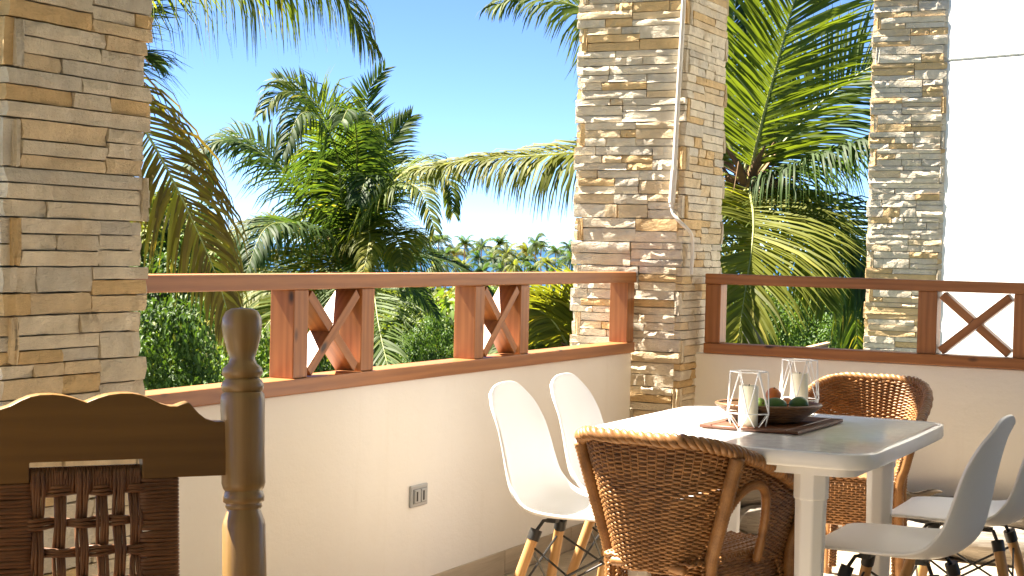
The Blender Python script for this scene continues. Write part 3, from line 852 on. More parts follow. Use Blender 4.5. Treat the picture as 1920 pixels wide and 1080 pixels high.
# ------------------------------------------------------------------ driftwood along the foot of the right parapet
def driftlog(x0, x1, y, z, r, seed, lab, taper=1.0, cat='driftwood', mat='drift'):
    q = random.Random(seed); n = 40; pts = []; rr = []
    for i in range(n + 1):
        t = i / n
        pts.append(Vector((x0 + (x1 - x0) * t, y + .018 * math.sin(t * 7 + seed), z + .012 * math.sin(t * 9 + seed * 2))))
        e = min(1, min(t, 1 - t) * 14 + .25) if taper == 1 else (1 - t) ** .7 + .02
        rr.append(r * e * (1 + .10 * math.sin(t * 23 + seed) + q.uniform(-.07, .07)))
    o_ = pts[0].copy(); o_.z = 0
    b = MB(); b.tube([p - o_ for p in pts], rr, 14)
    for i, v in enumerate(b.v):
        k = mnoise.noise(Vector((v[0] * 4, v[1] * 22, v[2] * 22 + seed))) * .018
        b.v[i] = (v[0], v[1] + k * .6, v[2] + k)
    o = b.build('driftwood_log', M[mat], None, smooth=70); o.location = o_; tag(o, lab, cat, 'driftwood at the wall foot')
driftlog(.42, 3.0, -.02, .083, .070, 3, 'long weathered driftwood log on the floor along the right parapet')
driftlog(.36, 1.9, .045, .195, .052, 5, 'grey driftwood log lying on top of the longer log behind the wicker armchair')
driftlog(1.02, 1.36, -.03, .262, .036, 9, 'short dark pointed piece of driftwood on the logs beside the wicker armchair', taper=2, mat='bark')

# ------------------------------------------------------------------ rocking chair (left foreground)
PR = at(456, 850, 2.5)                                   # a point on the right back post
U = Vector((.62, .785, 0)).normalized(); BK = Vector((-.785, .62, 0)).normalized(); rec = R(6.3)
W = (BK * math.sin(rec) + Vector((0, 0, math.cos(rec)))).normalized(); NRM = U.cross(W).normalized()
def uw(px, py):
    p = on_plane(px, py, PR, NRM) - PR; return p.dot(U), p.dot(W)
FW_ = -BK                                                # where the chair faces
foot_w = -(PR.z / W.z)
rc = empty('rocking_chair', PR + W * foot_w); tag(rc, 'dark turned wood rocking chair with woven rope back, left foreground', 'rocking chair')
OR = PR + W * foot_w
def L3(u, w, n=0.0): return PR + U * u + W * w + FW_ * n - OR      # n towards the sitter's front
uc = uw(160, 850)[0]                                     # centre line of the back
_, wt = uw(452, 577)
def wpx(py): return uw(456, py)[1]
pr = [(577, 1), (579, 20), (584, 29), (596, 35.5), (612, 36.5), (632, 34), (655, 29), (672, 28), (682, 30.5), (690, 37), (700, 38.5), (707, 35), (710, 33.5), (714, 37), (722, 39.5), (731, 38.5), (735, 36.5), (739, 39.5), (750, 40.5), (800, 40), (850, 39.5), (905, 40), (915, 38), (920, 35.5), (924, 37), (932, 38.5), (940, 38), (944, 34.5), (950, 35.5), (955, 33), (962, 34.5), (975, 38), (985, 39.5), (1075, 41)]
prof = [(max(.0008, (37.5 + (k - 37.5) * 1.45 if 660 < py < 1000 else k * (1.04 if py < 650 else 1)) / 1205), wpx(py)) for py, k in pr]
prof = sorted(prof, key=lambda t: t[1])
lowp = [(.018, foot_w + .06), (.026, foot_w + .10), (.030, foot_w + .3), (.034, foot_w + .34), (.034, prof[0][1] - .12), (.030, prof[0][1] - .10), (.034, prof[0][1] - .08)]
pp = lowp + prof
for u in (0.0, 2 * uc):
    b = MB(); b.lathe(pp, 32, origin=L3(u, 0), axis=W); b.build('back_post', M['turned'], rc, smooth=50)
# crest rail, half outline from the photograph's right half, mirrored about the centre line
half = [(165, 753), (180, 745), (200, 739), (222, 736), (245, 736), (262, 739), (278, 745), (298, 755), (315, 760), (328, 760), (342, 755), (350, 753), (354, 755), (360, 763), (370, 774), (383, 784), (400, 789), (430, 790)]
top_r = [uw(*q) for q in half]; top_r[0] = (uc, top_r[0][1])
w_low = uw(380, 891)[1]; w_slot = uw(200, 861)[1]; s_half = uw(264, 868)[0] - uc
top_l = [(2 * uc - u, w) for u, w in top_r[::-1]][:-1]
tops_ = top_l + top_r
outl = [(tops_[0][0], w_low)] + [(uc - s_half, w_low), (uc - s_half, w_slot), (uc + s_half, w_slot), (uc + s_half, w_low)] + [(tops_[-1][0], w_low)] + tops_[::-1]
bm = bmesh.new(); fr = [bm.verts.new(L3(u, w, .012)) for u, w in outl]; face = bm.faces.new(fr)
ex = bmesh.ops.extrude_face_region(bm, geom=[face]); vv = [g for g in ex['geom'] if isinstance(g, bmesh.types.BMVert)]
bmesh.ops.translate(bm, verts=vv, vec=-FW_ * .028)
bmesh.ops.recalc_face_normals(bm, faces=bm.faces)
bmesh.ops.triangulate(bm, faces=[f for f in bm.faces if len(f.verts) > 4])
uvl = bm.loops.layers.uv.new('UVMap')
for f in bm.faces:
    for l in f.loops:
        q = l.vert.co + OR - PR; l[uvl].uv = (q.dot(U), q.dot(W) + q.dot(FW_))
me = bpy.data.meshes.new('crest_rail'); bm.to_mesh(me); bm.free()
link('crest_rail', me, M['crest'], rc, bevel=.003)
w_bot = w_low - .40
lo_r = MB(); lo_r.board(L3(.0, w_bot - .03), L3(2 * uc, w_bot - .03), .026, .07, W); lo_r.build('lower_rail', M['crest'], rc, bevel=.003)
# rope back
cr = .0034
def cord(b, pts, r=cr): b.tube(pts, r, 6, flat=.9)
vx = [uw(px, 950)[0] for px in (69, 111, 153, 191, 222, 252)]
hy = [uw(150, py)[1] for py in (918, 978, 1033)]
while hy[-1] > w_bot + .06: hy.append(hy[-1] - .046)
wtop = w_slot - .010
q_ = random.Random(4)
hdr = MB(); nh_ = 38
for k in range(nh_):
    u = uc - s_half + .004 + (2 * s_half - .008) * k / (nh_ - 1); j = q_.uniform(-.002, .002)
    cord(hdr, [L3(u + j, wtop - .036, .006), L3(u, wtop - .018, .009), L3(u, wtop, .004), L3(u, wtop, -.006), L3(u, wtop - .036, -.007)], .0029)
hdr.build('rope_header', M['rope'], rc, smooth=180)['kind'] = 'stuff'
for i, u in enumerate(vx):
    b = MB()
    for c in range(4):
        du = (c - 1.5) * .0043; pts = []
        n = 60
        for k in range(n + 1):
            w = wtop - .004 + (w_bot - wtop) * k / n; d = 0
            for m_, h in enumerate(hy): d += (1 if (i + m_) % 2 == 0 else -1) * math.exp(-((w - h) / .014) ** 2)
            pts.append(L3(u + du * (1 + .12 * math.sin(k * .35 + i)) + .0012 * math.sin(k * .21 + c * 2 + i), w, .005 + .0055 * d + (.004 if w > wtop - .03 else 0)))
        cord(b, pts)
    b.build('rope_band', M['rope'], rc, smooth=180)
ul, ur = 2 * uc - uw(328, 960)[0], uw(328, 960)[0]
for m_, h in enumerate(hy):
    b = MB()
    for c in range(3):
        dw = (c - 1) * .0050; pts = []; n = 60
        for k in range(n + 1):
            u = ul + .004 + (ur - ul - .008) * k / n; d = 0
            for i, x in enumerate(vx): d += (1 if (i + m_) % 2 == 1 else -1) * math.exp(-((u - x) / .016) ** 2)
            pts.append(L3(u, h + dw + .0015 * math.sin(k * .3 + c + m_), .005 + .0055 * d))
        cord(b, pts)
    b.build('rope_band', M['rope'], rc, smooth=180)
for side in (0, 1):
    b = MB(); n = int((w_low - w_bot) / .0056)
    ua, ub = (vx[-1] + .012, ur) if side == 0 else (ul, vx[0] - .012)
    for k in range(n):
        w = w_low - .004 - k * .0056; d = q_.uniform(-.002, .002); s1 = q_.uniform(-.003, .003)
        pts = [L3(ua + s1 if side == 0 else ua, w + d, -.004), L3(ua - .002 if side == 0 else ua, w + d, .006), L3((ua + ub) / 2, w + d * .4 + .001 * math.sin(k), .0085 + q_.uniform(-.001, .001)), L3(ub, w, .006), L3(ub + .001, w, -.006)]
        cord(b, catmull(pts, 12), .0044)
    b.tube([L3((ua + ub) / 2 - .03, w_low, -.003), L3((ua + ub) / 2 - .03, w_bot, -.003)], .003, 6)
    # flat wrapping round the hidden side rod
    b.build('rope_side_wrap', M['rope'], rc, smooth=180)['kind'] = 'stuff'
for u in (ur - .012, ul + .012):
    b = MB(); b.tube([L3(u, w_low + .002, -.001), L3(u, w_bot - .02, -.001)], .008, 10); b.build('side_rod', M['crest'], rc, smooth=60)
# seat, arms, front posts, rockers (below the frame)
zseat = .40 - OR.z
def L4(u, n, z): return U * u + FW_ * n + Vector((0, 0, z)) + (PR + W * foot_w - OR)
b = MB(); 
for k in range(60):
    n_ = .02 + .46 * k / 59; b.tube([L4(.02, n_, zseat + .40 - .40), L4(uc, n_, zseat + .008), L4(2 * uc - .02, n_, zseat)], .0042, 5)
b.build('rope_seat', M['rope'], rc, smooth=180)['kind'] = 'stuff'
for u in (0.0, 2 * uc):
    b = MB(); b.lathe([(.02, .05), (.028, .1), (.03, .25), (.024, .27), (.032, .30), (.032, .40), (.024, .43), (.03, .5), (.024, .6), (.02, .615)], 20, origin=L4(u, .50, 0)); b.build('front_post', M['turned'], rc, smooth=50)
    b = MB(); b.board(L4(u, .02 - .08, .630), L4(u, .56, .630), .07, .026); b.build('arm', M['turned'], rc, bevel=.006)
    b = MB(); b.tube(catmull([L4(u, -.28, .13), L4(u, -.05, .045), L4(u, .22, .022), L4(u, .5, .045), L4(u, .68, .11)], 24), .021, 10); b.build('rocker', M['turned'], rc, smooth=60)
    b = MB(); b.board(L4(u, .0, zseat - .015), L4(u, .5, zseat - .015), .03, .05); b.build('seat_rail', M['crest'], rc, bevel=.003)
for n_ in (0.0, .5):
    b = MB(); b.board(L4(0, n_, zseat - .015), L4(2 * uc, n_, zseat - .015), .03, .05); b.build('seat_rail', M['crest'], rc, bevel=.003)

# ------------------------------------------------------------------ palms
prnd = random.Random(11)
DOWN = Vector((0, 0, -1)); TOC = -Vector((fw.x, fw.y, 0)).normalized()
def frond(parent, org, path, ll=.62, face=.3, hang=.5, col=(.07, .13, .025), n=70, wid=.021, seed=0, stem=.06, ragged=0.0, yellow=0.0, rad=.016, lift=.1):
    """rachis through the points of path (world); leaflets on both sides; org = parent's world position"""
    n = int(n * 1.45); ll *= 1.45; wid *= .88; q = random.Random(seed * 13 + 5); P = catmull(path, 48); b = MB()
    L = [0]
    for i in range(48): L.append(L[-1] + (P[i + 1] - P[i]).length)
    LT = L[-1]
    def pt(s):
        s = max(0, min(LT, s)); i = int(np.searchsorted(L, s)) - 1; i = max(0, min(47, i)); f = (s - L[i]) / max(1e-6, L[i + 1] - L[i]); return P[i].lerp(P[i + 1], f)
    up = (Vector((0, 0, 1)) * (1 - face) + TOC * face).normalized()
    for side in (-1, 1):
        for k in range(n):
            t = (k + .5 + q.uniform(-.35, .35)) / n
            if q.random() < ragged: continue
            s = LT * (stem + (1 - stem) * t); p = pt(s); T = (pt(s + .05) - pt(s - .05)).normalized()
            nn = (up - T * up.dot(T)); nn = nn.normalized() if nn.length > .05 else TOC
            sd = T.cross(nn).normalized() * side
            ln = ll * (.55 + .45 * math.sin(math.pi * min(1, t * 1.25 + .12))) * (1 - .62 * max(0, t - .7) / .3) * q.uniform(.85, 1.08)
            al = R(62 - 30 * t + q.uniform(-6, 6))
            d = (sd * math.sin(al) + T * math.cos(al) + nn * (lift + q.uniform(-.12, .12))).normalized()
            # thin blade, width vector lies in the frond's surface, twisted a little
            pts = []; pos = p.copy(); ns = 4; hg = hang * q.uniform(.7, 1.3)
            tw = q.uniform(-.5, .5)
            tint = min(.82, max(0, q.gauss(.42, .22)));
            if q.random() < yellow: tint = q.uniform(.88, 1)
            bi = len(b.v); wprof = (.45, 1.0, .9, .55, .06)
            for j in range(ns + 1):
                wv = d.cross(nn); wv = wv.normalized() if wv.length > .05 else T
                wv = (wv + nn * tw).normalized()
                hw_ = wid * wprof[j]
                b.v.append(tuple(pos - wv * hw_ - org)); b.v.append(tuple(pos + wv * hw_ - org)); b.a += [tint, tint]
                pos = pos + d * (ln / ns); d = (d + DOWN * (hg * (.32 + .55 * j) * .72)).normalized()
            for j in range(ns):
                c = bi + 2 * j; b.f.append((c, c + 1, c + 3, c + 2)); b.uv.append([(0, 0)] * 4)
    o = b.build('frond', M['frond'], parent, smooth=180, color=col)
    rb = MB(); rr = [rad * (1.5 - 1.35 * (i / 48) ** .7) for i in range(49)]
    rb.tube([p - org for p in P], rr, 6)
    return o, rb
def palm(name, crown, base, fronds, label, seed, rad=.13, nuts=5):
    root = empty(name, base); tag(root, label, 'palm tree')
    base = Vector(base); crown = Vector(crown)
    b = MB(); n = 46; pts = []; rr = []
    mid = base.lerp(crown, .5) + Vector((.25, -.1, 0))
    C = catmull([base, mid, crown + Vector((0, 0, -.25)), crown], n)
    for i, p in enumerate(C): pts.append(p - base); rr.append(rad * (1.35 - .5 * i / n) * (1.05 if i % 2 else .96))
    b.tube(pts, rr, 14); b.build('trunk', M['trunk'], root, smooth=60)
    q = random.Random(seed); cm = MB(); c0 = crown - base
    for k in range(22):      # old leaf bases and fibre
        a = k * 2.4; z = -.42 + .03 * k; e = Vector((math.cos(a), math.sin(a), 0)); s0 = c0 + e * rad * .7 + Vector((0, 0, z))
        cm.tube([s0, s0 + e * .12 + Vector((0, 0, .16)), s0 + e * (.2 + q.uniform(0, .12)) + Vector((0, 0, .26 + q.uniform(-.05, .1)))], [.055, .045, .012], 6, flat=.6)
    for k in range(40):      # hanging fibre and dry flower stalks
        a = q.uniform(0, 6.28); e = Vector((math.cos(a), math.sin(a), 0)); s0 = c0 + e * rad + Vector((0, 0, q.uniform(-.1, .2)))
        cm.tube([s0, s0 + e * .25 + Vector((0, 0, q.uniform(-.05, .18))), s0 + e * q.uniform(.35, .6) + Vector((0, 0, q.uniform(-.45, .1)))], [.014, .009, .004], 5)
    crn = cm.build('crown', M['fibre'], root, smooth=60)
    rach = MB()
    for i, fd in enumerate(fronds):
        fd = dict(fd); path = [p if isinstance(p, Vector) else at(*p) for p in fd.pop('path')]
        path = [crown + Vector((0, 0, .05))] + path if fd.pop('join', True) else path
        o, rb = frond(crn, base, path, seed=seed * 40 + i, **fd)
        r_ = rb.build('rachis', M['rachis'], crn, smooth=180)
    for k in range(nuts):
        a = q.uniform(0, 6.28); p = c0 + Vector((math.cos(a) * (rad + .1), math.sin(a) * (rad + .1), q.uniform(-.3, -.05)))
        b = MB(); b.lathe([(.001, -.13), (.05, -.11), (.09, -.04), (.095, .02), (.06, .09), (.001, .11)], 10); o = b.build('coconut', M['coconut'], crn, smooth=180); o.location = p
    return root
GR = (.070, .110, .018); DG = (.045, .080, .019); YG = (.135, .145, .018); YB = (.18, .125, .025); LG = (.100, .135, .017)
D1 = 26.0
c1 = at(662, 462, D1); b1 = c1 + Vector((.3, .2, 0)); b1.z = gh(b1.x, b1.y) - .2
palm('palm_tree', c1, b1, [
    dict(path=[(572, 353, 25.7), (470, 276, 25.4), (400, 268, 25.1), (348, 318, 24.8)], ll=.82, face=.25, hang=.95, col=DG, n=70),
    dict(path=[(566, 350, 26.4), (465, 262, 26.6), (400, 275, 26.7), (385, 372, 26.8)], ll=.72, face=.45, hang=.7, col=GR, n=64),
    dict(path=[(642, 353, 25.6), (617, 242, 25.2), (585, 190, 24.9), (528, 172, 24.6), (492, 212, 24.3)], ll=.80, face=.5, hang=.85, col=LG, n=70, yellow=.04),
    dict(path=[(642, 378, 25.2), (630, 282, 24.4), (598, 222, 23.8), (562, 216, 23.3), (530, 290, 22.9)], ll=.85, face=.55, hang=1.0, col=DG, n=74),
    dict(path=[(668, 350, 25.0), (668, 250, 24.0), (655, 205, 23.2), (640, 230, 22.7)], ll=.85, face=.7, hang=.7, col=DG, n=66),
    dict(path=[(670, 353, 26.6), (684, 242, 26.9), (692, 170, 27.0), (722, 128, 27.1)], ll=.66, face=.85, hang=.08, col=GR, n=50),
    dict(path=[(640, 320, 27.0), (597, 205, 27.4), (556, 160, 27.6), (512, 146, 27.8)], ll=.72, face=.8, hang=.06, col=LG, n=48),
    dict(path=[(674, 383, 26.3), (708, 302, 26.5), (745, 245, 26.6), (770, 218, 26.7)], ll=.72, face=.7, hang=.25, col=GR, n=54),
    dict(path=[(680, 393, 25.6), (728, 343, 25.2), (778, 313, 24.8), (838, 333, 24.4), (850, 400, 24.1)], ll=.68, face=.4, hang=1.0, col=LG, n=64, yellow=.06),
    dict(path=[(672, 440, 24.9), (698, 383, 24.2), (738, 345, 23.6), (788, 356, 23.0), (815, 432, 22.6)], ll=.72, face=.5, hang=.7, col=LG, n=60, yellow=.08),
    dict(path=[(597, 433, 25.0), (546, 418, 24.3), (496, 430, 23.6), (461, 512, 23.0)], ll=.88, face=.3, hang=1.2, col=DG, n=76),
    dict(path=[(577, 440, 25.8), (516, 419, 25.6), (456, 430, 25.4), (398, 472, 25.2)], ll=.62, face=.3, hang=.8, col=YG, n=60, yellow=.1),
    dict(path=[(723, 472, 26), (798, 479, 26), (879, 509, 26), (930, 560, 26)], ll=.6, face=.15, hang=.9, col=DG),
    dict(path=[(672, 440, 25.0), (692, 436, 24.2), (690, 470, 23.6), (676, 530, 23.2)], ll=.55, face=.6, hang=.6, col=YG, n=44, yellow=.3),
    dict(path=[(690, 480, 24.6), (700, 540, 23.4), (712, 620, 22.4), (735, 720, 21.6)], ll=.95, face=.85, hang=.25, col=GR, yellow=.04),
    dict(path=[(620, 490, 24.9), (560, 540, 24.2), (500, 610, 23.5), (440, 700, 22.9)], ll=.85, face=.5, hang=.6, col=LG, yellow=.2),
    dict(path=[(600, 480, 25.2), (520, 510, 25), (450, 570, 24.7), (370, 690, 24.4)], ll=.85, face=.4, hang=.7, col=YG, yellow=.25),
    dict(path=[(700, 470, 27), (760, 520, 27.5), (820, 590, 28)], ll=.7, face=.5, hang=.6, col=DG),
    dict(path=[(640, 500, 25), (625, 560, 24.6), (600, 650, 24.2)], ll=.7, face=.6, hang=.6, col=YB, yellow=.5),
    dict(path=[(680, 400, 25.2), (700, 350, 24.4), (690, 330, 23.7), (670, 380, 23.1)], ll=.8, face=.4, hang=.6, col=DG),
    dict(path=[(640, 410, 27), (570, 400, 28), (520, 440, 28.8)], ll=.8, face=.3, hang=.7, col=DG),
    dict(path=[(720, 440, 25.3), (745, 450, 24.3), (755, 500, 23.5)], ll=.7, face=.4, hang=.8, col=YG, yellow=.3),
], 'large coconut palm beyond the left balustrade, crown against the open sky', 1, .15, 6)
D2 = 18.0
c2 = at(1402, 352, D2); b2 = at(1381, 640, D2 + .2); b2.z = gh(b2.x, b2.y) - .2
palm('palm_tree', c2, b2, [
    dict(path=[(1428, 230, 17.8), (1462, 100, 17.6), (1500, -40, 17.5), (1530, -160, 17.6)], ll=.98, face=.85, hang=.12, col=LG, n=86, wid=.019),
    dict(path=[(1480, 255, 18.2), (1560, 175, 18.3), (1660, 115, 18.2), (1780, 110, 18)], ll=.88, face=.6, hang=.35, col=GR, n=84, wid=.018),
    dict(path=[(1480, 318, 17.6), (1560, 285, 17.3), (1640, 262, 17), (1740, 280, 16.8)], ll=.80, face=.15, hang=1.6, col=DG, n=80, wid=.018),
    dict(path=[(1290, 300, 17.9), (1150, 285, 17.7), (1000, 292, 17.5), (880, 300, 17.4), (782, 318, 17.3)], ll=.90, face=.25, hang=1.5, col=YG, n=125, wid=.018, yellow=.10),
    dict(path=[(1330, 210, 18.3), (1220, 80, 18.5), (1090, 15, 18.5), (985, -8, 18.5), (930, 10, 18.4)], ll=1.05, face=.35, hang=1.1, col=LG, n=90, wid=.019),
    dict(path=[(1412, 400, 17.1), (1410, 460, 16.5), (1395, 560, 16.1), (1380, 660, 15.9)], ll=1.02, face=.85, hang=.3, col=(.155, .165, .022), n=84, wid=.020, yellow=.05, lift=.3),
    dict(path=[(1450, 400, 17.2), (1500, 470, 16.8), (1545, 570, 16.6)], ll=.8, face=.75, hang=.4, col=LG, n=60, wid=.018, yellow=.1),
    dict(path=[(1480, 380, 18.0), (1560, 410, 17.8), (1620, 470, 17.6), (1650, 600, 17.4)], ll=.85, face=.4, hang=.75, col=DG, n=80, wid=.018),
    dict(path=[(1490, 395, 18.6), (1560, 460, 18.8), (1600, 560, 19), (1610, 700, 19.1)], ll=.8, face=.5, hang=.6, col=GR, n=70, yellow=.15),
    dict(path=[(1385, 220, 18.9), (1375, 80, 19.2), (1385, -60, 19.4)], ll=.9, face=.8, hang=.2, col=DG, n=76),
    dict(path=[(1365, 240, 19.3), (1330, 90, 19.8), (1290, -60, 20)], ll=.9, face=.7, hang=.2, col=DG, n=70),
    dict(path=[(1370, 420, 17.4), (1345, 500, 17), (1330, 600, 16.8)], ll=.8, face=.7, hang=.4, col=YG, n=60, yellow=.1),
], 'tall coconut palm seen between the corner pillar and the far pillar', 2, .12, 5)
D3 = 12.5
c3 = at(150, 130, D3); b3 = at(60, 640, D3 + .5); b3.z = gh(b3.x, b3.y) - .2
palm('palm_tree', c3, b3, [
    dict(path=[(215, 160, 12.4), (268, 238, 12.3), (330, 350, 12.2), (405, 515, 12.1), (440, 640, 12.0)], ll=.62, face=.25, hang=1.3, col=YB, n=84, wid=.016, yellow=.35, ragged=.1),
    dict(path=[(220, 10, 12.4), (340, -55, 12.3), (500, -62, 12.2), (620, -28, 12.1), (690, 75, 12.05)], ll=.98, face=.12, hang=1.8, col=LG, n=92, wid=.012, yellow=.12),
    dict(path=[(200, 120, 12.9), (245, 100, 13.1), (300, 120, 13.2)], ll=.5, face=.4, hang=.5, col=GR, n=46, wid=.012),
    dict(path=[(120, 50, 12.7), (60, -60, 12.8), (-40, -120, 12.9)], ll=.6, face=.4, hang=.5, col=GR),
    dict(path=[(80, 150, 12.4), (-20, 170, 12.3), (-120, 260, 12.2)], ll=.6, face=.3, hang=.7, col=GR),
    dict(path=[(170, 50, 13.0), (230, -60, 13.2), (300, -140, 13.4)], ll=.6, face=.5, hang=.3, col=GR),
], 'near coconut palm hidden behind the left stone pillar, with drooping yellowed fronds', 3, .12, 3)
# low palm below the corner
c4 = at(1085, 690, 15.5); b4 = c4.copy(); b4.z = gh(c4.x, c4.y) - .2
palm('palm_tree', c4, b4, [
    dict(path=[(1060, 640, 15.3), (1035, 600, 15.1), (1000, 575, 15)], ll=.6, face=.7, hang=.4, col=YG, wid=.015, yellow=.2),
    dict(path=[(1095, 620, 15.2), (1110, 560, 15), (1150, 520, 14.9)], ll=.6, face=.7, hang=.3, col=YG, wid=.015, yellow=.15),
    dict(path=[(1050, 660, 15.3), (1000, 640, 15.1), (950, 660, 15)], ll=.6, face=.4, hang=.6, col=LG, wid=.015),
    dict(path=[(1110, 650, 15.6), (1160, 620, 15.8), (1220, 620, 16)], ll=.6, face=.4, hang=.6, col=LG, wid=.015),
    dict(path=[(1080, 720, 15), (1060, 760, 14.6), (1040, 830, 14.3)], ll=.6, face=.5, hang=.5, col=GR, wid=.015),
], 'small low palm with yellow green fronds just outside the corner pillar', 4, .08, 0)

# ------------------------------------------------------------------ broadleaf shrubs and trees
def foliage_mesh(seed, n, leaf, clumps, flat=.85):
    """leaves (folded rhombs) over the shells of overlapping clumps in a unit-ish crown"""
    q = random.Random(seed); b = MB()
    cl = []
    for k in range(clumps):
        a = q.uniform(0, 6.28); rr = math.sqrt(q.random()) * .72; z = q.uniform(.12, .92)
        rr *= (1 - .45 * max(0, z - .5)); cl.append((Vector((rr * math.cos(a), rr * math.sin(a), z)), q.uniform(.17, .34), q.uniform(.25, .75)))
    for i in range(n):
        c, r_, tn = cl[q.randrange(clumps)]
        d = Vector((q.gauss(0, 1), q.gauss(0, 1), q.gauss(.25, 1))).normalized()
        p = c + Vector((d.x, d.y, d.z * flat)) * r_ * (q.random() ** .33) * q.uniform(.85, 1.1)
        if p.z < 0: continue
        nn = (d + Vector((q.gauss(0, .45), q.gauss(0, .45), q.gauss(.5, .4)))).normalized()
        t = nn.cross(Vector((q.gauss(0, 1), q.gauss(0, 1), q.gauss(-.4, .6)))).normalized(); s = nn.cross(t)
        l = leaf * q.uniform(.6, 1.3); w = l * .30; f = .18 * l; bi = len(b.v)
        for v in (p, p + t * l * .5 + s * w + nn * f, p + t * l * .5, p + t * l * .5 - s * w + nn * f, p + t * l - nn * f * .6): b.v.append(tuple(v))
        tint = min(.82, max(0, q.gauss(tn, .2)));
        if q.random() < .03: tint = .95
        b.a += [tint] * 5
        b.f += [(bi, bi + 2, bi + 1), (bi, bi + 3, bi + 2), (bi + 2, bi + 4, bi + 1), (bi + 2, bi + 3, bi + 4)]; b.uv += [[(0, 0)] * 3] * 4
    return b.mesh('foliage', smooth=180)
def stems_mesh(seed, n=7):
    q = random.Random(seed); b = MB()
    b.tube([(0, 0, -.15), (.02, .01, .2), (0, 0, .5)], [.045, .035, .02], 8)
    for k in range(n):
        a = q.uniform(0, 6.28); e = Vector((math.cos(a), math.sin(a), 0)); z = q.uniform(.1, .35)
        b.tube([Vector((0, 0, z)), e * .25 + Vector((0, 0, z + .2)), e * q.uniform(.4, .6) + Vector((0, 0, z + q.uniform(.25, .5)))], [.022, .015, .006], 6)
    return b.mesh('stem', smooth=60)
FOL_N = [foliage_mesh(31 + k, 5200, .062, 22) for k in range(2)]        # near: fine leaves
FOL_M = [foliage_mesh(51 + k, 3200, .085, 20) for k in range(3)]        # mid
FOL_F = [foliage_mesh(71 + k, 1500, .13, 16) for k in range(3)]         # far
STM = [stems_mesh(91 + k) for k in range(2)]
def shrub(name, p, w, h, meshes, col, label, group, seed):
    q = random.Random(seed); root = empty(name, p, q.uniform(0, 6.28)); tag(root, label, 'tree' if name.endswith('tree') else 'shrub', group)
    ch_ = min(h, w * .9); f = link('crown', q.choice(meshes), M['leaf'], root, color=col); f.scale = (w / 2, w / 2, ch_ * .95); f.location.z = h - ch_
    s = link('trunk', q.choice(STM), M['bark'], root); s.scale = (w / 2, w / 2, h)
    return root
def ground_pt(px, d):
    p = at(px, 700, d); p.z = gh(p.x, p.y) - .1; return p
def fit_shrub(name, px, py_top, d, wpx_, meshes, col, label, group, seed):
    p = ground_pt(px, d); topz = at(px, py_top, d).z; shrub(name, p, wpx_ / F_PX * d * 1.1, max(1.0, topz - p.z), meshes, col, label, group, seed)
G1 = 'broadleaf shrubs below the balustrades'
C1 = (.085, .145, .022); C2 = (.055, .105, .020); C3 = (.120, .165, .028); C4 = (.14, .145, .035)
for i, a in enumerate([
    ('leafy_shrub', 300, 560, 13.5, 300, FOL_N, C2, 'dense dark green leafy shrub beside the left stone pillar'),
    ('leafy_shrub', 420, 620, 15.5, 260, FOL_N, C1, 'leafy green shrub behind the rocking chair finial'),
    ('leafy_shrub', 810, 585, 30, 150, FOL_N, C2, 'dark green leafy bush seen left of the second crossed panel'),
    ('leafy_shrub', 880, 640, 27, 110, FOL_N, C1, 'low bright green bush beside the second crossed panel post'),
    ('leafy_shrub', 1020, 640, 24, 130, FOL_N, C2, 'dark low bush under the yellow fronds by the corner pillar'),
    ('leafy_shrub', 1440, 545, 24, 190, FOL_N, C1, 'bright green leafy bush between the right palm trunk and far pillar'),
    ('leafy_shrub', 1540, 555, 27, 200, FOL_N, C2, 'darker green bush behind the brown wall end'),
    ('leafy_shrub', 1490, 500, 38, 260, FOL_M, C3, 'yellow green tree crown behind the bright bush on the right'),
    ('leafy_shrub', 620, 590, 34, 200, FOL_N, C2, 'dark green bush below the large palm crown'),
    ('leafy_shrub', 520, 560, 40, 220, FOL_M, C1, 'mid green bush behind the first balustrade post'),
    ('leafy_shrub', 750, 555, 46, 200, FOL_M, C3, 'light green bush right of the large palm'),
    ('leafy_shrub', 940, 600, 44, 150, FOL_M, C3, 'light green bush behind the second crossed panel'),
    ('leafy_shrub', 380, 560, 45, 240, FOL_M, C3, 'light green bush behind the dark leafy shrub on the left'),
]): fit_shrub(*a, G1, 200 + i)
q = random.Random(77); FARL = [('broadleaf_tree', 'dark green broadleaf tree in the wooded slope towards the sea', C2), ('broadleaf_tree', 'light green broadleaf tree in the wooded slope towards the sea', C3), ('broadleaf_tree', 'olive broadleaf tree in the wooded slope towards the sea', C4)]
for k in range(58):
    d = q.choice([60, 75, 95, 120, 150, 190, 230, 270]) * q.uniform(.9, 1.1); px = q.uniform(240, 1090) if k < 46 else q.uniform(1350, 1640)
    if 970 < px < 1080 and d > 170: continue
    p = ground_pt(px, d); lim = at(px, 520 if d < 150 else 508, d).z
    hh = min(q.uniform(3.5, 7.5), lim - p.z + (1.5 if px < 330 else 0)); hh = max(2.0, hh)
    nm, lb, cc = FARL[k % 3]
    shrub(nm, p, hh * q.uniform(1.1, 1.7), hh, FOL_F if d > 110 else FOL_M, tuple(c * q.uniform(.85, 1.15) for c in cc), lb, 'trees on the slope: ' + lb.split()[0], 400 + k)
for k in range(24):      # wooded rise at the left edge
    d = q.uniform(150, 215); px = q.uniform(180, 450); p = ground_pt(px, d); hh = q.uniform(5, 8)
    shrub('broadleaf_tree', p, hh * 1.5, hh, FOL_F, tuple(c * q.uniform(.8, 1.2) for c in (C2, C1, C3)[k % 3]), 'tree on the wooded rise at the left beside the stone pillar', 'trees on the left rise', 500 + k)

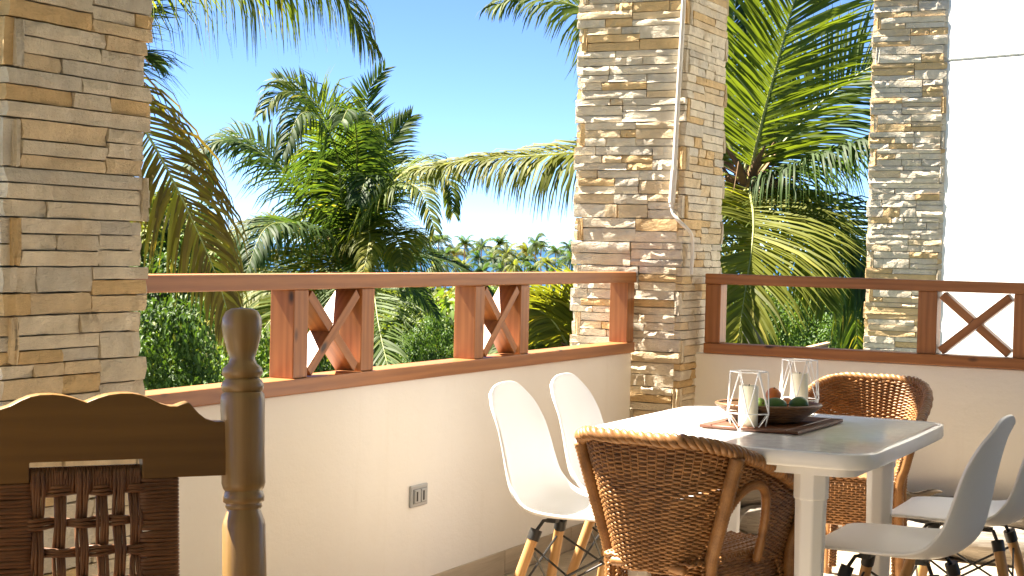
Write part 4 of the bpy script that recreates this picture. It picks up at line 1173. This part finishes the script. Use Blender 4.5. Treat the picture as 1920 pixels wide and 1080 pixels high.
# ------------------------------------------------------------------ far coconut palms by the sea
def far_crown(seed):
    q = random.Random(seed); b = MB()
    for k in range(17):
        a = k * 2.399 + q.uniform(-.2, .2); el = R(q.uniform(-25, 70)); d = Vector((math.cos(a) * math.cos(el), math.sin(a) * math.cos(el), math.sin(el))); p = Vector((0, 0, 0)); L = q.uniform(2.4, 3.1)
        tn = q.uniform(.1, .8); n = 9
        for j in range(n):
            sd = d.cross(Vector((0, 0, 1))); sd = sd.normalized() if sd.length > .1 else Vector((1, 0, 0))
            for s in (-1, 1):
                for h in (.15, .65):
                    o = p + d * (L / n * h); l = (.75 if j < 6 else .5) * q.uniform(.8, 1.2); v = (sd * s * .8 + d * .6 + DOWN * .45).normalized(); bi = len(b.v)
                    m1 = o + v * l * .5; e = o + v * l * .9 + DOWN * l * .35
                    for x in (o - d * .04, o + d * .09, m1 + d * .08, m1 - d * .05, e): b.v.append(tuple(x))
                    b.a += [tn] * 5; b.f += [(bi, bi + 1, bi + 2, bi + 3), (bi + 3, bi + 2, bi + 4)]; b.uv += [[(0, 0)] * 4, [(0, 0)] * 3]
            p = p + d * (L / n); d = (d + DOWN * (.10 + .03 * j)).normalized()
    return b.mesh('crown', smooth=180)
FC = [far_crown(600 + k) for k in range(8)]
tb_ = MB(); tb_.tube(catmull([Vector((0, 0, -.2)), Vector((.02, 0, .35)), Vector((-.01, .01, .7)), Vector((0, 0, 1))], 14), [.021 - .010 * i / 14 for i in range(15)], 8); FT = tb_.mesh('trunk', smooth=60)
tops = [(790, 452), (822, 445), (872, 452), (903, 458), (938, 452), (950, 470), (1003, 450), (1015, 456), (988, 466), (1042, 466), (1068, 458), (855, 468), (838, 470), (925, 478), (965, 492), (897, 480), (812, 470), (1025, 485), (1052, 490), (1072, 480), (868, 492), (940, 497), (780, 475), (755, 468), (735, 480), (1000, 498), (960, 505), (905, 503), (1060, 512), (820, 497), (1035, 508), (985, 482)]
ORD = ['leftmost', 'second', 'third', 'fourth', 'fifth', 'sixth', 'seventh', 'eighth', 'ninth', 'tenth']
tl = sorted(p_ for p_ in tops if p_[1] < 460)
for k, (px, py) in enumerate(tops):
    tall = py < 460
    d = q.uniform(285, 335) if py < 470 else q.uniform(200, 300)
    tp = at(px, py + 5, d); p = tp.copy(); p.z = gh(p.x, p.y) - .3
    root = empty('coconut_palm', p, q.uniform(0, 6.28)); H_ = tp.z - p.z
    oi = tl.index((px, py)) if tall else 0
    lab = ((('leftmost' if oi == 0 else 'rightmost' if oi == len(tl) - 1 else ORD[oi] + ' from the left') + ' of the tall distant coconut palms above the sea horizon') if tall else 'distant coconut palm in the grove below the sea horizon')
    tag(root, lab, 'palm tree', 'tall palms on the skyline' if tall else 'palms in the seaside grove')
    t = link('trunk', FT, M['trunk'], root); t.scale = (9, 9, H_)
    c = link('crown', FC[(k * 5) % 8], M['frond'], root, color=[(.045, .085, .03), (.06, .10, .03), (.13, .15, .035)][(k % 3) if not tall else k % 2]); c.location = (0, 0, H_); sc = q.uniform(.75, 1.2) * d / 300; c.scale = (sc, sc, sc * q.uniform(.8, 1.15)); c.rotation_euler = (q.uniform(-.25, .25), q.uniform(-.25, .25), q.uniform(0, 6))
